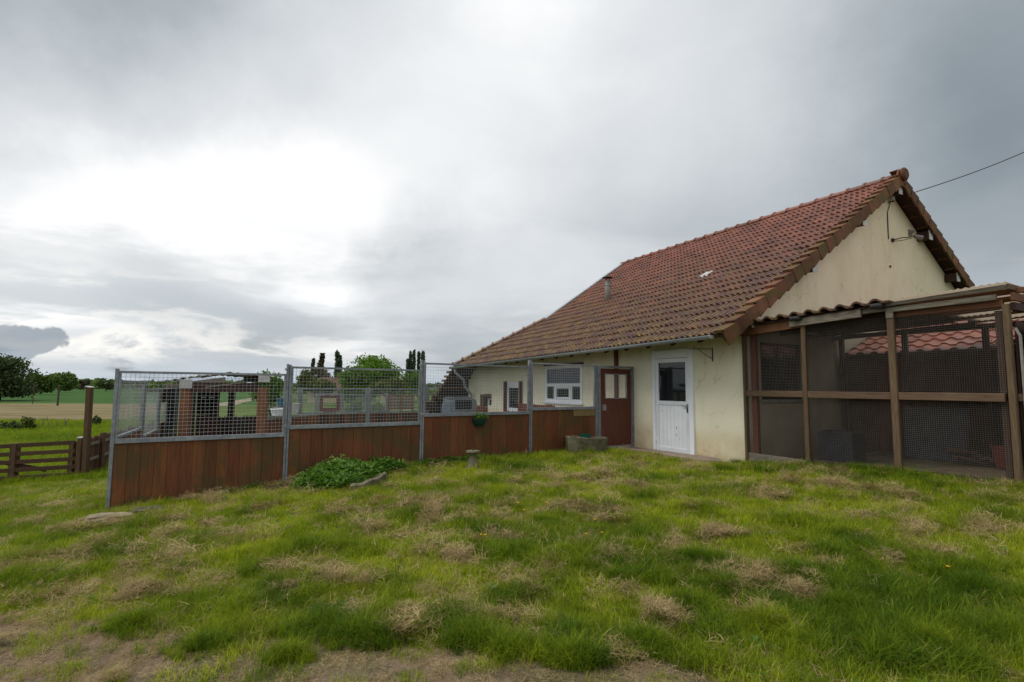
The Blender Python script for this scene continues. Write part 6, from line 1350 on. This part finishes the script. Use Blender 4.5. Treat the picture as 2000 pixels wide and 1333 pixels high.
# outside the yard: rougher grass on the slope beyond the kennel corner
for (y0, y1, n, k) in ((5.5, 15, 9000, 1.), (15, 42, 9000, 1.7)):
    rr = np.random.default_rng(int(y0)+70); y = y0+(y1-y0)*rr.uniform(0, 1, n)**.8; x = rr.uniform(-1.12, -.5, n)*y; v, u_ = fencev(x, y); q = (x-FA.x)*SU.x+(y-FA.y)*SU.y; w_ = (x-FA.x)*SU.y-(y-FA.y)*SU.x
    ok = (w_ < -.05) | (y > 24); x, y = x[ok], y[ok]; gd = y-(13.3+(x+13)*.2); front = y < 13.6
    idx = np.where(front, g_mid[0]+rr.integers(0, 3, len(x)), g_coarse[0]+rr.integers(0, 2, len(x))); put(x, y, idx, np.where(front, 1.5, k*.8)*rr.uniform(.6, 1.2, len(x)), .42+.35*(fbm(x*.5, y*.5, 71, 3)-.5)*2+.1*rr.normal(size=len(x)))
x = np.concatenate(xs); y = np.concatenate(ys); z = gh(x, y)+np.concatenate(zo)
ids_ = np.concatenate(ids); sc2 = np.concatenate(scs); ti2 = np.concatenate(tis)
isg = np.isin(ids_, g_short+g_mid+g_long+g_coarse); iss = np.isin(ids_, g_straw+g_heap); isw = ~isg & ~iss
pts = np.stack([x, y, z], 1)
scatter('lawn_grass', 'patchy unmown green grass of the lawn', pts[isg], sc2[isg], ti2[isg], ids_[isg])
scatter('dry_straw', 'tufts and swathes of dry mown grass lying on the lawn', pts[iss], sc2[iss], ti2[iss], ids_[iss], .5)
scatter('lawn_weeds', 'broad-leaved weeds scattered through the lawn', pts[isw], sc2[isw], ti2[isw], ids_[isw])
# clover bed behind the stone rim
rr = np.random.default_rng(9); n = 2600; c_ = hit(690, 940); x = c_.x+rr.normal(0, .55, n)*1.1; y = c_.y+rr.normal(0, .5, n); cl = fsum(CLOV, x, y); v, u_ = fencev(x, y); ok = (cl > .20+.55*fbm(x*5, y*5, 95, 2)) & (v < -.05); x, y, cl = x[ok], y[ok], cl[ok]
z = gh(x, y)+np.clip(cl-.35, 0, 1.1)*.13*(.55+.6*rr.uniform(0, 1, len(x)))*(.6+.8*fbm(x*4, y*4, 81, 2))
kk = rr.uniform(0, 1, len(x))
bed = scatter('clover_bed', 'mound of green leafy ground cover spilling over the curved stone rim', np.stack([x, y, z], 1), np.where(kk < .1, .45, 1.)*rr.uniform(.6, 1.5, len(x)), rr.uniform(.1, 1, len(x)), np.where(kk < .1, g_long[0], np.where(kk < .22, g_ros[0], g_clover[0]))+rr.integers(0, 2, len(x)), .9)
# leafy weeds at the aviary foot, dandelions
dh = [(1010, 1006), (1073, 991), (1066, 998), (1160, 1033), (1142, 1070), (937, 1065), (1021, 1018), (1173, 1056), (1850, 1132), (945, 1062)]
DLAB = ['dandelion standing left of the lush patch, nearest the straw heaps', 'upper of the two dandelions at the top of the lush patch', 'lower of the paired dandelions at the top of the lush patch', 'dandelion on the right edge of the lush patch', 'lowest dandelion, in the middle right of the lush patch', 'dandelion with a bent head left of the lush patch', 'dandelion just inside the upper left of the lush patch', 'dandelion furthest right of the lush patch group', 'lone dandelion far out on the right side of the lawn', 'dandelion bud beside the bent one left of the lush patch']
for k, (px, py) in enumerate(dh):
    p = hit(px, py+6); o = thing('dandelion', DLAB[k], 'flower', (p.x, p.y, gz(p.x, p.y)), 0, 'dandelions in the lawn'); h = random.uniform(.09, .15)
    mb = MB(); mb.tube([(0, 0, 0), (.01, .005, h*.6), (.012, .0, h)], .002, 4); mb.build('stem', 'lf_bright', o); mb = MB(); vs = [(.012, 0, h-.004)]; n = 14
    for j in range(n): a = 2*pi*j/n; rr_ = .017 if j % 2 else .011; vs.append((.012+rr_*cos(a), rr_*sin(a), h+.007))
    mb.add(vs+[(.012, 0, h+.010)], [(0, 1+j, 1+(j+1) % n) for j in range(n)]+[(n+1, 1+j, 1+(j+1) % n) for j in range(n)]); mb.build('flower_head', 'dandelion', o, fix=False)
